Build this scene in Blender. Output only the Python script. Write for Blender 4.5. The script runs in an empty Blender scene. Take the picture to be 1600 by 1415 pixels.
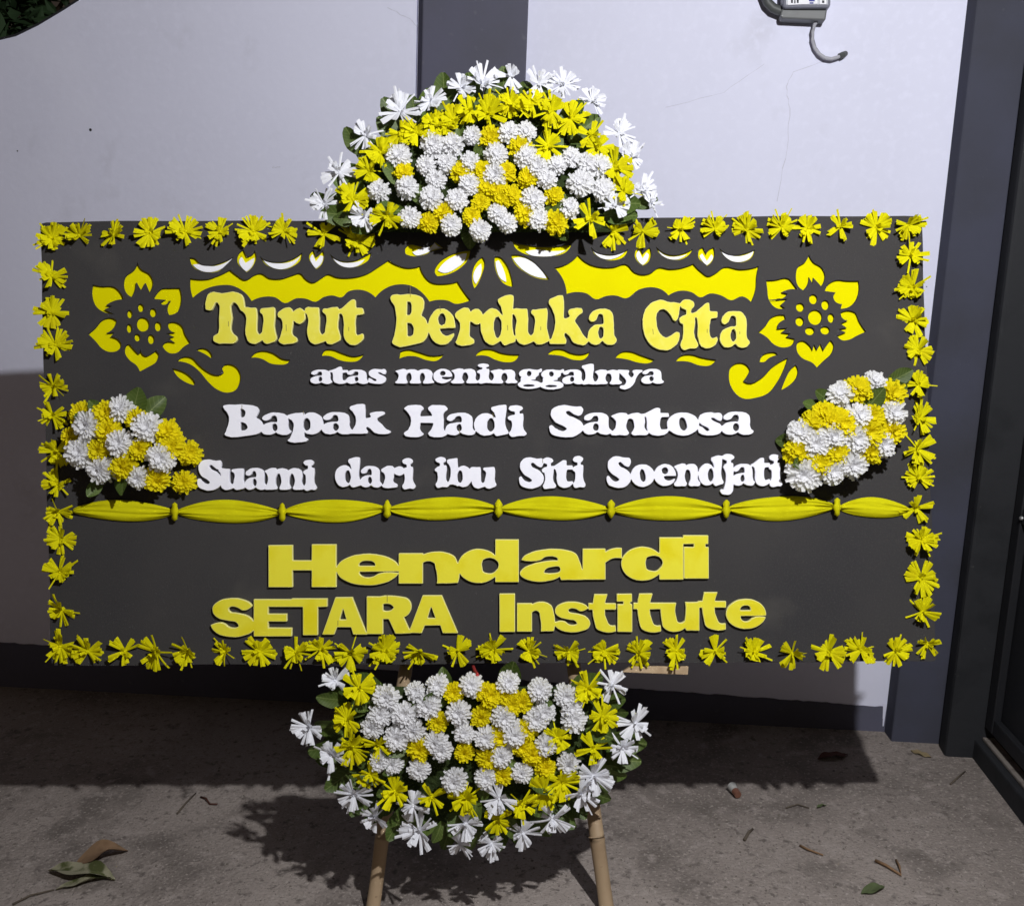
import bpy, bmesh, math, random
import numpy as np
from mathutils import Vector, Matrix, Quaternion

# ------------------------------------------------------------------ camera
SC = bpy.context.scene
COL = SC.collection
F = 1600.0
def rot(ax, a):
    c, s = math.cos(a), math.sin(a)
    return np.array({'x': [[1, 0, 0], [0, c, -s], [0, s, c]], 'y': [[c, 0, s], [0, 1, 0], [-s, 0, c]],
                     'z': [[c, -s, 0], [s, c, 0], [0, 0, 1]]}[ax])
CAM = np.array([0.0, -3.1299, 1.4660])
CM = rot('z', 0.131412) @ rot('x', math.pi / 2 - 0.192421) @ rot('z', 0.037559)
cd = bpy.data.cameras.new('camera')
cam = bpy.data.objects.new('camera', cd)
COL.objects.link(cam)
cd.sensor_width = 36.0
cd.lens = 36.0 * F / 1600.0
cd.clip_start = 0.05
cd.clip_end = 300.0
mw = Matrix([list(CM[i]) + [CAM[i]] for i in range(3)] + [[0, 0, 0, 1]])
cam.matrix_world = mw
SC.camera = cam

# ------------------------------------------------------------------ world, added fill sun, exposure
LAMP = Vector((0.5412, -2.5603, 2.4849))  # assumed lamp position, fitted to the cast shadows
W = bpy.data.worlds.new('World')
SC.world = W
W.use_nodes = True
nt = W.node_tree
bg = nt.nodes['Background']
sky = nt.nodes.new('ShaderNodeTexSky')
sky.sky_type = 'NISHITA'
sky.sun_disc = False
sky.sun_elevation = math.radians(35)
sky.sun_rotation = math.radians(170)
hs = nt.nodes.new('ShaderNodeHueSaturation')
hs.inputs['Saturation'].default_value = 0.12
tint = nt.nodes.new('ShaderNodeMix')
tint.data_type = 'RGBA'
tint.blend_type = 'MULTIPLY'
tint.inputs['Factor'].default_value = 1.0
tint.inputs['B'].default_value = (1.0, 0.74, 0.58, 1)
nt.links.new(sky.outputs['Color'], hs.inputs['Color'])
nt.links.new(hs.outputs['Color'], tint.inputs['A'])
nt.links.new(tint.outputs['Result'], bg.inputs['Color'])
bg.inputs['Strength'].default_value = 0.0045
sd = bpy.data.lights.new('fill_sun', 'SUN')  # weak warm fill added to lift the shadows, no real source
sd.energy = 0.085
sd.angle = math.radians(40)
sd.color = (1.0, 0.82, 0.68)
so = bpy.data.objects.new('fill_sun', sd)
COL.objects.link(so)
so.rotation_euler = Vector((0.15, -0.80, 0.58)).to_track_quat('Z', 'Y').to_euler()
SC.view_settings.view_transform = 'Standard'
SC.view_settings.look = 'None'
SC.view_settings.exposure = 0.0
SC.view_settings.gamma = 1.0
SC.view_settings.use_curve_mapping = False
SC.cycles.max_bounces = 6
LAMP_POWER = 246.0

# ------------------------------------------------------------------ projection onto the fitted planes
S1, S2 = 0.0473, 0.0171                                   # fall of the pavement
def ray(u, v):
    return CM @ np.array([(u - 800) / F, -(v - 707.5) / F, -1.0])
def floor_pt(u, v, h=0.0):
    d = ray(u, v); n = np.array([-S1, -S2, 1.0])
    return Vector(CAM + (h - n @ CAM) / (n @ d) * d)
def wall_pt(u, v, y=0.0):
    d = ray(u, v)
    return Vector(CAM + (y - CAM[1]) / d[1] * d)
def fz(x, y):
    return S1 * x + S2 * y
BM = rot('z', 0.112152) @ rot('x', -0.201071) @ rot('y', -0.050326)
BB = np.array([-0.363733, -0.877819, 1.046452]) + BM @ np.array([0, 0, -0.50167])
BMAT = Matrix([list(BM[i]) + [BB[i]] for i in range(3)] + [[0, 0, 0, 1]])
CL = BM.T @ (CAM - BB)
def bd(u, v, off=0.0):
    """point of the board (its own frame: x right, z up, -y to the viewer) seen at photo pixel u, v"""
    d = BM.T @ ray(u, v)
    t = (-off - CL[1]) / d[1]
    return Vector(CL + t * d)

# ------------------------------------------------------------------ helpers
def tag(o, label=None, cat=None, group=None, kind=None):
    for k, v in (('label', label), ('category', cat), ('group', group), ('kind', kind)):
        if v: o[k] = v
    return o
def empty(name, label, cat, M=None, group=None):
    o = bpy.data.objects.new(name, None)
    o.empty_display_size = 0.1
    COL.objects.link(o)
    if M is not None: o.matrix_world = M
    return tag(o, label, cat, group)
class MB:
    def __init__(s): s.v = []; s.f = []; s.m = []
    def add(s, vs, fs, m=0):
        b = len(s.v); s.v += [tuple(v) for v in vs]
        s.f += [tuple(i + b for i in f) for f in fs]; s.m += [m] * len(fs)
    def box(s, x0, x1, y0, y1, z0, z1, m=0):
        s.add([(x0, y0, z0), (x1, y0, z0), (x1, y1, z0), (x0, y1, z0), (x0, y0, z1), (x1, y0, z1), (x1, y1, z1), (x0, y1, z1)],
              [(0, 3, 2, 1), (4, 5, 6, 7), (0, 1, 5, 4), (1, 2, 6, 5), (2, 3, 7, 6), (3, 0, 4, 7)], m)
    def prism(s, poly, z0, z1, m=0):
        """poly: xy list counter-clockwise; z0/z1 number or function of x,y"""
        n = len(poly); f0 = z0 if callable(z0) else (lambda x, y: z0); f1 = z1 if callable(z1) else (lambda x, y: z1)
        s.add([(x, y, f0(x, y)) for x, y in poly] + [(x, y, f1(x, y)) for x, y in poly],
              [tuple(range(n - 1, -1, -1)), tuple(range(n, 2 * n))] + [(i, (i + 1) % n, n + (i + 1) % n, n + i) for i in range(n)], m)
    def tube(s, pts, rad, n=10, m=0, cap=True):
        pts = [Vector(p) for p in pts]; rr = rad if isinstance(rad, (list, tuple)) else [rad] * len(pts)
        up = Vector((0, 0, 1)); vs = []; fs = []
        for i, p in enumerate(pts):
            t = (pts[min(i + 1, len(pts) - 1)] - pts[max(i - 1, 0)]).normalized()
            a = t.cross(up)
            if a.length < 0.05: a = t.cross(Vector((1, 0, 0)))
            a.normalize(); b = t.cross(a)
            vs += [p + rr[i] * (math.cos(k * 2 * math.pi / n) * a + math.sin(k * 2 * math.pi / n) * b) for k in range(n)]
        for i in range(len(pts) - 1):
            fs += [(i * n + k, i * n + (k + 1) % n, (i + 1) * n + (k + 1) % n, (i + 1) * n + k) for k in range(n)]
        if cap:
            fs += [tuple(range(n - 1, -1, -1)), tuple((len(pts) - 1) * n + k for k in range(n))]
        s.add(vs, fs, m)
    def mesh(s, name, mats, smooth=False):
        me = bpy.data.meshes.new(name); me.from_pydata(s.v, [], s.f)
        for m in (mats if isinstance(mats, (list, tuple)) else [mats]): me.materials.append(m)
        me.polygons.foreach_set('material_index', s.m)
        if smooth: me.polygons.foreach_set('use_smooth', [True] * len(s.f))
        me.update(); return me
    def build(s, name, mats, parent=None, smooth=False, bevel=0.0):
        return link(name, s.mesh(name, mats, smooth), parent, bevel)
def link(name, me, parent=None, bevel=0.0):
    o = bpy.data.objects.new(name, me); COL.objects.link(o)
    if parent: o.parent = parent
    if bevel:
        b = o.modifiers.new('bevel', 'BEVEL'); b.width = bevel; b.segments = 2; b.limit_method = 'ANGLE'
    return o

# ------------------------------------------------------------------ materials
def mat(name, col, rough=0.7, spec=0.3, noise=None, bump=None, trans=0.0, rand=0.0, metal=0.0, emit=None):
    """noise: list of (scale, detail, colour, low, high) layers mixed over the base; bump: (scale, strength)"""
    m = bpy.data.materials.new(name); m.use_nodes = True
    nt = m.node_tree; N = nt.nodes; L = nt.links; p = N['Principled BSDF']
    p.inputs['Roughness'].default_value = rough
    p.inputs['Specular IOR Level'].default_value = spec
    p.inputs['Metallic'].default_value = metal
    tc = N.new('ShaderNodeTexCoord')
    cur = None
    for (sc, det, c2, lo, hi) in (noise or []):
        t = N.new('ShaderNodeTexNoise'); t.inputs['Scale'].default_value = sc; t.inputs['Detail'].default_value = det
        L.new(tc.outputs['Object'], t.inputs['Vector'])
        r = N.new('ShaderNodeMapRange'); r.inputs['From Min'].default_value = lo; r.inputs['From Max'].default_value = hi
        L.new(t.outputs['Fac'], r.inputs['Value'])
        x = N.new('ShaderNodeMix'); x.data_type = 'RGBA'
        L.new(r.outputs['Result'], x.inputs['Factor'])
        if cur is None: x.inputs['A'].default_value = (*col, 1)
        else: L.new(cur, x.inputs['A'])
        x.inputs['B'].default_value = (*c2, 1); cur = x.outputs['Result']
    if rand:
        oi = N.new('ShaderNodeObjectInfo'); r = N.new('ShaderNodeMapRange')
        r.inputs['To Min'].default_value = 1 - rand; r.inputs['To Max'].default_value = 1.0
        L.new(oi.outputs['Random'], r.inputs['Value'])
        h = N.new('ShaderNodeHueSaturation'); L.new(r.outputs['Result'], h.inputs['Value'])
        if cur is None: h.inputs['Color'].default_value = (*col, 1)
        else: L.new(cur, h.inputs['Color'])
        cur = h.outputs['Color']
    if cur is None: p.inputs['Base Color'].default_value = (*col, 1)
    else: L.new(cur, p.inputs['Base Color'])
    if bump:
        t = N.new('ShaderNodeTexNoise'); t.inputs['Scale'].default_value = bump[0]; t.inputs['Detail'].default_value = 6
        L.new(tc.outputs['Object'], t.inputs['Vector'])
        b = N.new('ShaderNodeBump'); b.inputs['Strength'].default_value = bump[1]; b.inputs['Distance'].default_value = bump[2] if len(bump) > 2 else 0.004
        L.new(t.outputs['Fac'], b.inputs['Height']); L.new(b.outputs['Normal'], p.inputs['Normal'])
    if trans:
        tr = N.new('ShaderNodeBsdfTranslucent'); mx = N.new('ShaderNodeMixShader'); mx.inputs['Fac'].default_value = trans
        if cur is None: tr.inputs['Color'].default_value = (*col, 1)
        else: L.new(cur, tr.inputs['Color'])
        L.new(p.outputs['BSDF'], mx.inputs[1]); L.new(tr.outputs['BSDF'], mx.inputs[2])
        L.new(mx.outputs['Shader'], N['Material Output'].inputs['Surface'])
    if emit:
        p.inputs['Emission Color'].default_value = (*emit[0], 1); p.inputs['Emission Strength'].default_value = emit[1]
    return m
M = {}
M['plaster'] = mat('white plaster', (0.77, 0.78, 0.93), 0.9, 0.1,
                   [(1.1, 6, (0.71, 0.72, 0.86), 0.42, 0.72), (6, 8, (0.65, 0.655, 0.77), 0.60, 0.82), (2.3, 7, (0.79, 0.80, 0.94), 0.55, 0.75), (40, 3, (0.785, 0.795, 0.945), 0.5, 0.8)], (35, 0.25, 0.003))
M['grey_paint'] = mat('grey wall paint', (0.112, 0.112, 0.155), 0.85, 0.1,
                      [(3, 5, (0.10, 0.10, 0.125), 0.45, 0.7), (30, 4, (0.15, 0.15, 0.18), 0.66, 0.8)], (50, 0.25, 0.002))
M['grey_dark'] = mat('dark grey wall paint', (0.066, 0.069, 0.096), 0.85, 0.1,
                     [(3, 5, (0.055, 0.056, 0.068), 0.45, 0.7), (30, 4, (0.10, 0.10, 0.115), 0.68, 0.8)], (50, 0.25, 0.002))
M['coping'] = mat('black coping paint', (0.02, 0.02, 0.024), 0.8)
M['crack'] = mat('hairline crack dirt', (0.60, 0.60, 0.70), 0.9)
M['ground'] = mat('worn concrete paving', (0.325, 0.282, 0.252), 0.9, 0.12,
                  [(1.3, 7, (0.215, 0.185, 0.165), 0.42, 0.62), (5, 8, (0.165, 0.142, 0.126), 0.53, 0.68), (11, 5, (0.12, 0.103, 0.092), 0.64, 0.73),
                   (24, 7, (0.36, 0.315, 0.285), 0.56, 0.74), (45, 6, (0.15, 0.128, 0.115), 0.57, 0.70), (120, 4, (0.38, 0.335, 0.30), 0.56, 0.70), (210, 3, (0.13, 0.11, 0.10), 0.60, 0.70)], (110, 0.65, 0.007))
M['felt'] = mat('charcoal felt board', (0.052, 0.0495, 0.0495), 0.95, 0.05,
                [(2.2, 5, (0.041, 0.040, 0.042), 0.42, 0.7), (260, 2, (0.057, 0.054, 0.053), 0.5, 0.75), (5, 7, (0.074, 0.070, 0.065), 0.60, 0.8), (90, 3, (0.11, 0.105, 0.10), 0.74, 0.80)], (420, 0.3, 0.001))
M['foam_white'] = mat('white foam letters', (0.90, 0.90, 0.97), 0.8, 0.08, [(60, 4, (0.86, 0.86, 0.94), 0.5, 0.75)], (220, 0.15, 0.001))
M['foam_yellow'] = mat('pale yellow foam letters', (0.78, 0.72, 0.085), 0.8, 0.08, [(14, 4, (0.75, 0.67, 0.04), 0.5, 0.72), (60, 3, (0.80, 0.75, 0.13), 0.55, 0.8)], (200, 0.15, 0.001))
M['foam_yellow_deep'] = mat('bright yellow foam letters', (0.80, 0.73, 0.045), 0.8, 0.08, [(14, 4, (0.76, 0.66, 0.015), 0.5, 0.72)], (200, 0.15, 0.001))
M['foam_rim'] = mat('pale cut foam edge', (0.84, 0.80, 0.30), 0.85, 0.05)
M['inlay'] = mat('lemon yellow inlay sheet', (0.72, 0.66, 0.001), 0.9, 0.02, [(8, 3, (0.70, 0.63, 0.001), 0.5, 0.75)])
M['nick'] = mat('dirty knife cut', (0.22, 0.18, 0.07), 0.9, 0.05)
M['inlay_white'] = mat('white inlay sheet', (0.86, 0.86, 0.90), 0.6)
M['cloth'] = mat('yellow ribbon cloth', (0.60, 0.57, 0.006), 0.9, 0.05, [(20, 4, (0.54, 0.50, 0.004), 0.45, 0.7)], (500, 0.3, 0.001))
M['strip_yellow'] = mat('yellow paper strips', (0.80, 0.75, 0.004), 0.75, 0.08, [(45, 3, (0.68, 0.60, 0.003), 0.5, 0.72)], trans=0.15, rand=0.15)
M['strip_white'] = mat('white paper strips', (0.86, 0.87, 0.92), 0.7, 0.15, trans=0.18, rand=0.06)
M['mum_white'] = mat('white chrysanthemum petals', (0.94, 0.94, 0.955), 0.7, 0.1, trans=0.42, rand=0.04)
M['mum_yellow'] = mat('golden chrysanthemum petals', (0.92, 0.81, 0.012), 0.7, 0.06, trans=0.35, rand=0.10)
M['leaf'] = mat('glossy green leaf', (0.105, 0.155, 0.030), 0.5, 0.3, [(12, 3, (0.065, 0.115, 0.020), 0.4, 0.7)], trans=0.15, rand=0.35)
def leaf_veins(m):
    nt = m.node_tree; N = nt.nodes; L = nt.links; p = N['Principled BSDF']
    tc = N.new('ShaderNodeTexCoord'); sx = N.new('ShaderNodeSeparateXYZ'); L.new(tc.outputs['Object'], sx.inputs[0])
    def mth(op, a, b=None):
        n = N.new('ShaderNodeMath'); n.operation = op
        for i, v in enumerate((a, b)):
            if v is None: continue
            if isinstance(v, (int, float)): n.inputs[i].default_value = v
            else: L.new(v, n.inputs[i])
        return n.outputs[0]
    ay = mth('ABSOLUTE', sx.outputs['Y'])
    mid = mth('LESS_THAN', ay, .0013)
    vein = mth('MULTIPLY', mth('GREATER_THAN', mth('SINE', mth('MULTIPLY', mth('SUBTRACT', sx.outputs['X'], mth('MULTIPLY', ay, .8)), 480.0)), .86), .45)
    f = mth('MAXIMUM', mid, vein)
    src = p.inputs['Base Color'].links[0].from_socket
    x = N.new('ShaderNodeMix'); x.data_type = 'RGBA'; L.new(mth('MULTIPLY', f, .55), x.inputs['Factor']); L.new(src, x.inputs['A']); x.inputs['B'].default_value = (.24, .29, .10, 1)
    L.new(x.outputs['Result'], p.inputs['Base Color'])
leaf_veins(M['leaf'])
M['moss'] = mat('dark green flower foam', (0.035, 0.05, 0.016), 0.95, 0.1, [(30, 4, (0.018, 0.028, 0.009), 0.4, 0.7)], (80, 0.8, 0.01))
M['bamboo'] = mat('dry bamboo', (0.40, 0.29, 0.18), 0.6, 0.3, [(9, 5, (0.30, 0.205, 0.12), 0.45, 0.7), (60, 4, (0.20, 0.13, 0.075), 0.66, 0.78)], (60, 0.3, 0.003))
M['wood'] = mat('raw timber batten', (0.50, 0.37, 0.235), 0.75, 0.2, [(25, 5, (0.36, 0.25, 0.15), 0.5, 0.75)], (90, 0.4, 0.002))
M['gate'] = mat('black gate paint', (0.013, 0.0135, 0.016), 0.55, 0.3, [(6, 5, (0.020, 0.020, 0.022), 0.5, 0.75), (60, 3, (0.05, 0.045, 0.04), 0.72, 0.80)], (30, 0.2, 0.003))
M['post'] = mat('dark gate pillar paint', (0.022, 0.023, 0.026), 0.7, 0.25, [(8, 5, (0.014, 0.015, 0.017), 0.5, 0.7), (45, 4, (0.07, 0.068, 0.064), 0.70, 0.78)], (40, 0.3, 0.003))
M['concrete'] = mat('bare concrete edge', (0.20, 0.175, 0.155), 0.9, 0.2, [(30, 5, (0.12, 0.10, 0.09), 0.5, 0.7)], (60, 0.4, 0.003))
M['meter_grey'] = mat('grey meter plastic', (0.13, 0.135, 0.135), 0.5, 0.4, [(20, 3, (0.10, 0.105, 0.105), 0.5, 0.7)])
M['meter_body'] = mat('pale meter casing', (0.22, 0.225, 0.27), 0.35, 0.5)
M['conduit'] = mat('dark grey conduit', (0.075, 0.08, 0.078), 0.5, 0.4)
M['cable'] = mat('pale cable sheath', (0.42, 0.42, 0.46), 0.55, 0.3, [(60, 3, (0.28, 0.28, 0.31), 0.55, 0.75)])
M['blue_ink'] = mat('blue print', (0.05, 0.06, 0.30), 0.6)
M['black_ink'] = mat('black print', (0.04, 0.04, 0.05), 0.6)
M['steel'] = mat('bright screw', (0.6, 0.6, 0.58), 0.35, 0.5, metal=0.8)
M['dry_leaf'] = mat('dry brown leaf', (0.26, 0.165, 0.095), 0.8, 0.2, [(25, 4, (0.18, 0.11, 0.06), 0.45, 0.7)], trans=0.1)
M['pale_leaf'] = mat('crumpled pale leaf', (0.30, 0.285, 0.19), 0.8, 0.2, [(22, 4, (0.075, 0.085, 0.03), 0.5, 0.62)], trans=0.1)
M['green_scrap'] = mat('wilted green scrap', (0.09, 0.115, 0.05), 0.8, 0.2, [(30, 4, (0.05, 0.06, 0.025), 0.45, 0.7)])
M['dark_leaf'] = mat('old dark red leaf', (0.085, 0.035, 0.026), 0.8, 0.2)
M['yellow_leaf'] = mat('faded yellow leaf', (0.27, 0.21, 0.115), 0.8, 0.2)
M['twig'] = mat('dark twig bark', (0.11, 0.09, 0.07), 0.9, 0.1)
M['reed'] = mat('orange brown dry stalk', (0.24, 0.145, 0.08), 0.8, 0.2)
M['grit'] = mat('grit', (0.16, 0.14, 0.12), 0.9, 0.2, rand=0.3)
M['plastic_red'] = mat('orange red plastic', (0.20, 0.09, 0.06), 0.4, 0.4)
M['plastic_clear'] = mat('clear plastic', (0.42, 0.42, 0.40), 0.2, 0.5)
M['string'] = mat('red string', (0.35, 0.03, 0.03), 0.8)
M['bark'] = mat('tree bark', (0.10, 0.075, 0.05), 0.9, 0.1, [(12, 5, (0.06, 0.045, 0.03), 0.45, 0.7)])
M['tree_leaf'] = mat('tree foliage', (0.045, 0.085, 0.035), 0.6, 0.3, [(3, 4, (0.025, 0.05, 0.02), 0.45, 0.65)], trans=0.15)
M['assumed_lamp_metal'] = mat('galvanised metal of assumed lamp', (0.25, 0.25, 0.26), 0.5, 0.4, metal=0.5)
M['assumed_lamp_glass'] = mat('lit glass of assumed lamp', (0.9, 0.9, 0.9), 0.3, emit=((0.97, 0.98, 1.0), 14.0))  # glowing glass of the added, unseen lamp

# ------------------------------------------------------------------ ground
g = MB()
nx, ny = 60, 60
for j in range(ny + 1):
    for i in range(nx + 1):
        x = -20 + 40 * i / nx; y = -20 + 40 * j / ny
        g.v.append((x, y, fz(x, y)))
g.f = [(j * (nx + 1) + i, j * (nx + 1) + i + 1, (j + 1) * (nx + 1) + i + 1, (j + 1) * (nx + 1) + i) for j in range(ny) for i in range(nx)]
g.m = [0] * len(g.f)
tag(g.build('ground', M['ground'], smooth=True), kind='structure')

# ------------------------------------------------------------------ boundary wall
wall = empty('boundary_wall', 'white plastered boundary wall with dark grey skirting and grey pillars behind the flower board', 'wall',
             Matrix.Translation((0, 0, 0)))
def wall_slab(pts, y0, y1, name, m):          # pts in x,z counter-clockwise seen from the street
    b = MB(); n = len(pts)
    b.add([(x, y0, z) for x, z in pts] + [(x, y1, z) for x, z in pts],
          [tuple(range(n)), tuple(range(2 * n - 1, n - 1, -1))] + [(i, n + i, n + (i + 1) % n, (i + 1) % n) for i in range(n)])
    return b.build(name, m, wall)
prof = [wall_pt(125, 0), wall_pt(100, 16), wall_pt(60, 40), wall_pt(25, 57), wall_pt(0, 63)]
top = [(-0.745, 2.62), (-1.10, 2.60), (-1.35, 2.52), (-1.55, 2.38)] + [(p.x, p.z) for p in prof] + [(-2.25, 2.035), (-2.5, 2.02), (-6.0, 2.02)]
wall_slab([(-6.0, -0.6), (-0.745, -0.6)] + top, 0.0, 0.14, 'wall_panel', M['plaster'])
wall_slab([(-0.741, -0.6), (0.93, -0.6), (0.93, 3.1), (-0.741, 3.1)], 0.0, 0.14, 'wall_panel', M['plaster'])
cp = MB()
for (a, b) in zip(top[:-1], top[1:]):
    cp.add([(a[0], -0.003, a[1]), (b[0], -0.003, b[1]), (b[0], 0.155, b[1]), (a[0], 0.155, a[1]),
            (a[0], -0.003, a[1] + 0.006), (b[0], -0.003, b[1] + 0.006), (b[0], 0.155, b[1] + 0.006), (a[0], 0.155, a[1] + 0.006)],
           [(0, 1, 2, 3), (4, 7, 6, 5), (0, 4, 5, 1), (2, 6, 7, 3)])
cp.build('coping', M['coping'], wall)
random.seed(4)
HD = lambda x: 0.1039 + 0.0195 * x
def skirting(x0, x1):
    b = MB(); n = int((x1 - x0) / 0.018); tops = []
    for i in range(n + 1):
        x = x0 + (x1 - x0) * i / n; tops.append((x, HD(x) + random.uniform(-0.0018, 0.0018)))
    for (a, c) in zip(tops[:-1], tops[1:]):
        b.add([(a[0], -0.004, -0.5), (c[0], -0.004, -0.5), (c[0], -0.004, c[1]), (a[0], -0.004, a[1]), (a[0], 0.002, a[1]), (c[0], 0.002, c[1])],
              [(0, 1, 2, 3), (3, 2, 5, 4)])
    return b.build('skirting', M['grey_paint'], wall)
skirting(-6.0, -0.742); skirting(-0.42, 0.7975)
p = MB(); p.prism([(-0.742, 0.004), (-0.716, -0.048), (-0.4085, -0.048), (-0.4165, 0.004)], -0.6, 3.1)
p.build('pillar', M['grey_paint'], wall, bevel=0.004)
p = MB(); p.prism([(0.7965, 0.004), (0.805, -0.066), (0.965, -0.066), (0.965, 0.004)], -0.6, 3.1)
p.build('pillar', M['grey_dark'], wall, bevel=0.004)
dm = MB()
for (pa, pb, w) in (((1383, 1098), (1381, 1122), .006), ((1381, 1122), (1380, 1134), .003)):
    qa, qb = wall_pt(*pa, -.0055), wall_pt(*pb, -.0055)
    dm.add([(qb.x - w * .6, qb.y, qb.z), (qb.x + w * .5, qb.y, qb.z), (qa.x + w, qa.y, qa.z), (qa.x - w, qa.y, qa.z)], [(0, 1, 2, 3)])
dm.build('paint_drip', M['plaster'], wall)
def crack(pts, w=0.0012):
    b = MB(); P = []
    random.seed(len(pts))
    for (a, c) in zip(pts[:-1], pts[1:]):
        for k in range(5): P.append((a[0] + (c[0] - a[0]) * k / 5 + random.uniform(-1.2, 1.2), a[1] + (c[1] - a[1]) * k / 5 + random.uniform(-1, 1)))
    P.append(pts[-1]); Q = [wall_pt(u, v, -0.0008) for u, v in P]
    for (a, c) in zip(Q[:-1], Q[1:]):
        d = (c - a).normalized(); q = Vector((d.z, 0, -d.x)) * w * random.uniform(0.4, 1.0)
        b.add([a - q, c - q, c + q, a + q], [(0, 1, 2, 3)])
    b.build('crack', M['crack'], wall)
crack([(1310, 88), (1240, 112), (1228, 135), (1234, 170), (1230, 230), (1214, 315)])
crack([(1195, 100), (1130, 145), (1040, 168)], 0.0008)
crack([(606, 12), (640, 30), (652, 42)])
crack([(425, 262), (438, 261)], 0.0014)
for (u, v, r) in ((141, 203, 0.006), (27, 236, 0.003), (1448, 448, 0.002)):
    b = MB(); c = wall_pt(u, v, -0.001)
    b.tube([c + Vector((0, 0.003, 0)), c], [r, r * 0.7], 8); b.build('hole_plug', M['coping'], wall)

# ------------------------------------------------------------------ gate at the right edge
gate = empty('metal_gate', 'black metal gate leaf swung open beside the grey pillar at the right edge', 'gate', Matrix.Translation((1.03, -0.1, fz(1.03, -0.1))))
GI = gate.matrix_world.inverted()
def gbuild(b, name, m, bev=0.003):
    o = b.build(name, m, gate, bevel=bev); o.data.transform(GI); return o
b = MB(); b.prism([(0.941, -0.145), (1.09, -0.145), (1.09, -0.0685), (0.941, -0.0685)], -0.4, 2.9); gbuild(b, 'gate_post', M['post'], 0.012)
gx = lambda y: 1.052 + (-0.15 - y) * 0.075
def gslab(y0, y1, z0, z1, dx0, dx1, name, m, bev=0.003):
    b = MB(); b.prism([(gx(y1) + dx0, y1), (gx(y0) + dx0, y0), (gx(y0) + dx1, y0), (gx(y1) + dx1, y1)][::-1] if False else
                      [(gx(y1) + dx0, y1), (gx(y1) + dx1, y1), (gx(y0) + dx1, y0), (gx(y0) + dx0, y0)], z0, z1)
    return gbuild(b, name, m, bev)
gslab(-0.152, -1.5, 0.16, 2.6, 0.012, 0.020, 'gate_sheet', M['gate'])
gslab(-0.152, -0.20, 0.15, 2.6, -0.012, 0.011, 'gate_stile', M['gate'])
for z in (0.15, 0.78, 1.42, 2.1, 2.56):
    gslab(-0.201, -1.5, z, z + 0.045, -0.010, 0.011, 'gate_rail', M['gate'])
for y in (-0.42, -0.64, -0.86):
    for (z0, z1) in ((0.196, 0.779), (0.826, 1.419), (1.466, 2.099)):
        gslab(y, y - 0.03, z0, z1, -0.004, 0.011, 'gate_bar', M['gate'])
gslab(-0.08, -1.7, -0.3, 0.105, -0.032, 0.05, 'threshold', M['post'], 0.006)
gslab(-0.146, -1.7, 0.1055, 0.116, -0.012, 0.022, 'threshold_edge', M['concrete'], 0.003)
for (y, z) in ((-0.17, 1.50), (-0.215, 0.80)):
    b = MB(); x = gx(y) - 0.0135
    b.tube([(x, y, z), (x - 0.005, y, z), (x - 0.008, y, z)], [0.006, 0.006, 0.003], 8); gbuild(b, 'screw', M['steel'], 0)

# ------------------------------------------------------------------ electricity meter
mo = wall_pt(1258, 20, 0)
meter = empty('electricity_meter', 'grey electricity meter fixed high on the white wall with a loop of cable hanging below', 'meter', Matrix.Translation(mo))
def wq(u, v, y): q = wall_pt(u, v, y) - mo; return q
def mslab(pix, y0, y1, name, m, bev=0.004):
    b = MB(); n = len(pix); fr = [wq(u, v, y0) for u, v in pix]
    b.add(fr + [Vector((q.x, y1, q.z)) for q in fr],
          [tuple(range(n)), tuple(range(2 * n - 1, n - 1, -1))] + [(i, n + i, n + (i + 1) % n, (i + 1) % n) for i in range(n)])
    return b.build(name, m, meter, bevel=bev)
mslab([(1221, 29), (1290, 32), (1292, 19), (1293, 15), (1222, 14), (1219, 23)], -0.055, 0.0, 'terminal_cover', M['meter_grey'])
mslab([(1224, 12.5), (1298, 12), (1300, -60), (1222, -60)], -0.075, 0.0, 'meter_case', M['meter_body'], 0.008)
mslab([(1231, 8), (1277, 6), (1278, -30), (1231, -30)], -0.0772, -0.0745, 'name_plate', M['inlay_white'], 0)
mslab([(1281, 7), (1291, 7), (1291, -12), (1281, -12)], -0.0772, -0.0745, 'seal_plate', M['inlay_white'], 0)
for (u, v, w, h, k) in ((1236, 2, 3, 6, 'black_ink'), (1241, 3, 2, 5, 'black_ink'), (1245, 2, 3, 6, 'black_ink'), (1264, 1, 9, 3, 'blue_ink'), (1265, 5, 6, 2, 'blue_ink'), (1284.5, 3, 3.5, 4, 'black_ink'), (1236, -10, 30, 3, 'black_ink')):
    mslab([(u, v + h / 2), (u + w, v + h / 2), (u + w, v - h / 2), (u, v - h / 2)], -0.0780, -0.0773, 'printed_mark', M[k], 0)
b = MB(); b.tube([wq(u, v, -0.03) for u, v in ((1193, -70), (1193, -30), (1195, -8), (1200, 5), (1208, 13), (1218, 17), (1228, 18))], 0.0135, 12)
b.build('conduit', M['conduit'], meter, smooth=True)
cab = [(1279, 30, -.03), (1273, 38, -.028), (1269.5, 50, -.024), (1269.5, 62, -.022), (1273, 75, -.02), (1280, 85, -.02), (1289, 91, -.02), (1299, 92.5, -.02), (1308, 90, -.018), (1316, 86.5, -.014)]
b = MB(); b.tube([wq(u, v, y) for u, v, y in cab], 0.0052, 10); b.build('cable', M['cable'], meter, smooth=True)
b = MB(); b.tube([wq(1311.5, 88.5, -.017), wq(1317, 86, -.013), wq(1321, 84, 0.0)], [0.0085, 0.0085, 0.0075], 10); b.build('cable_clamp', M['conduit'], meter)

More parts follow.
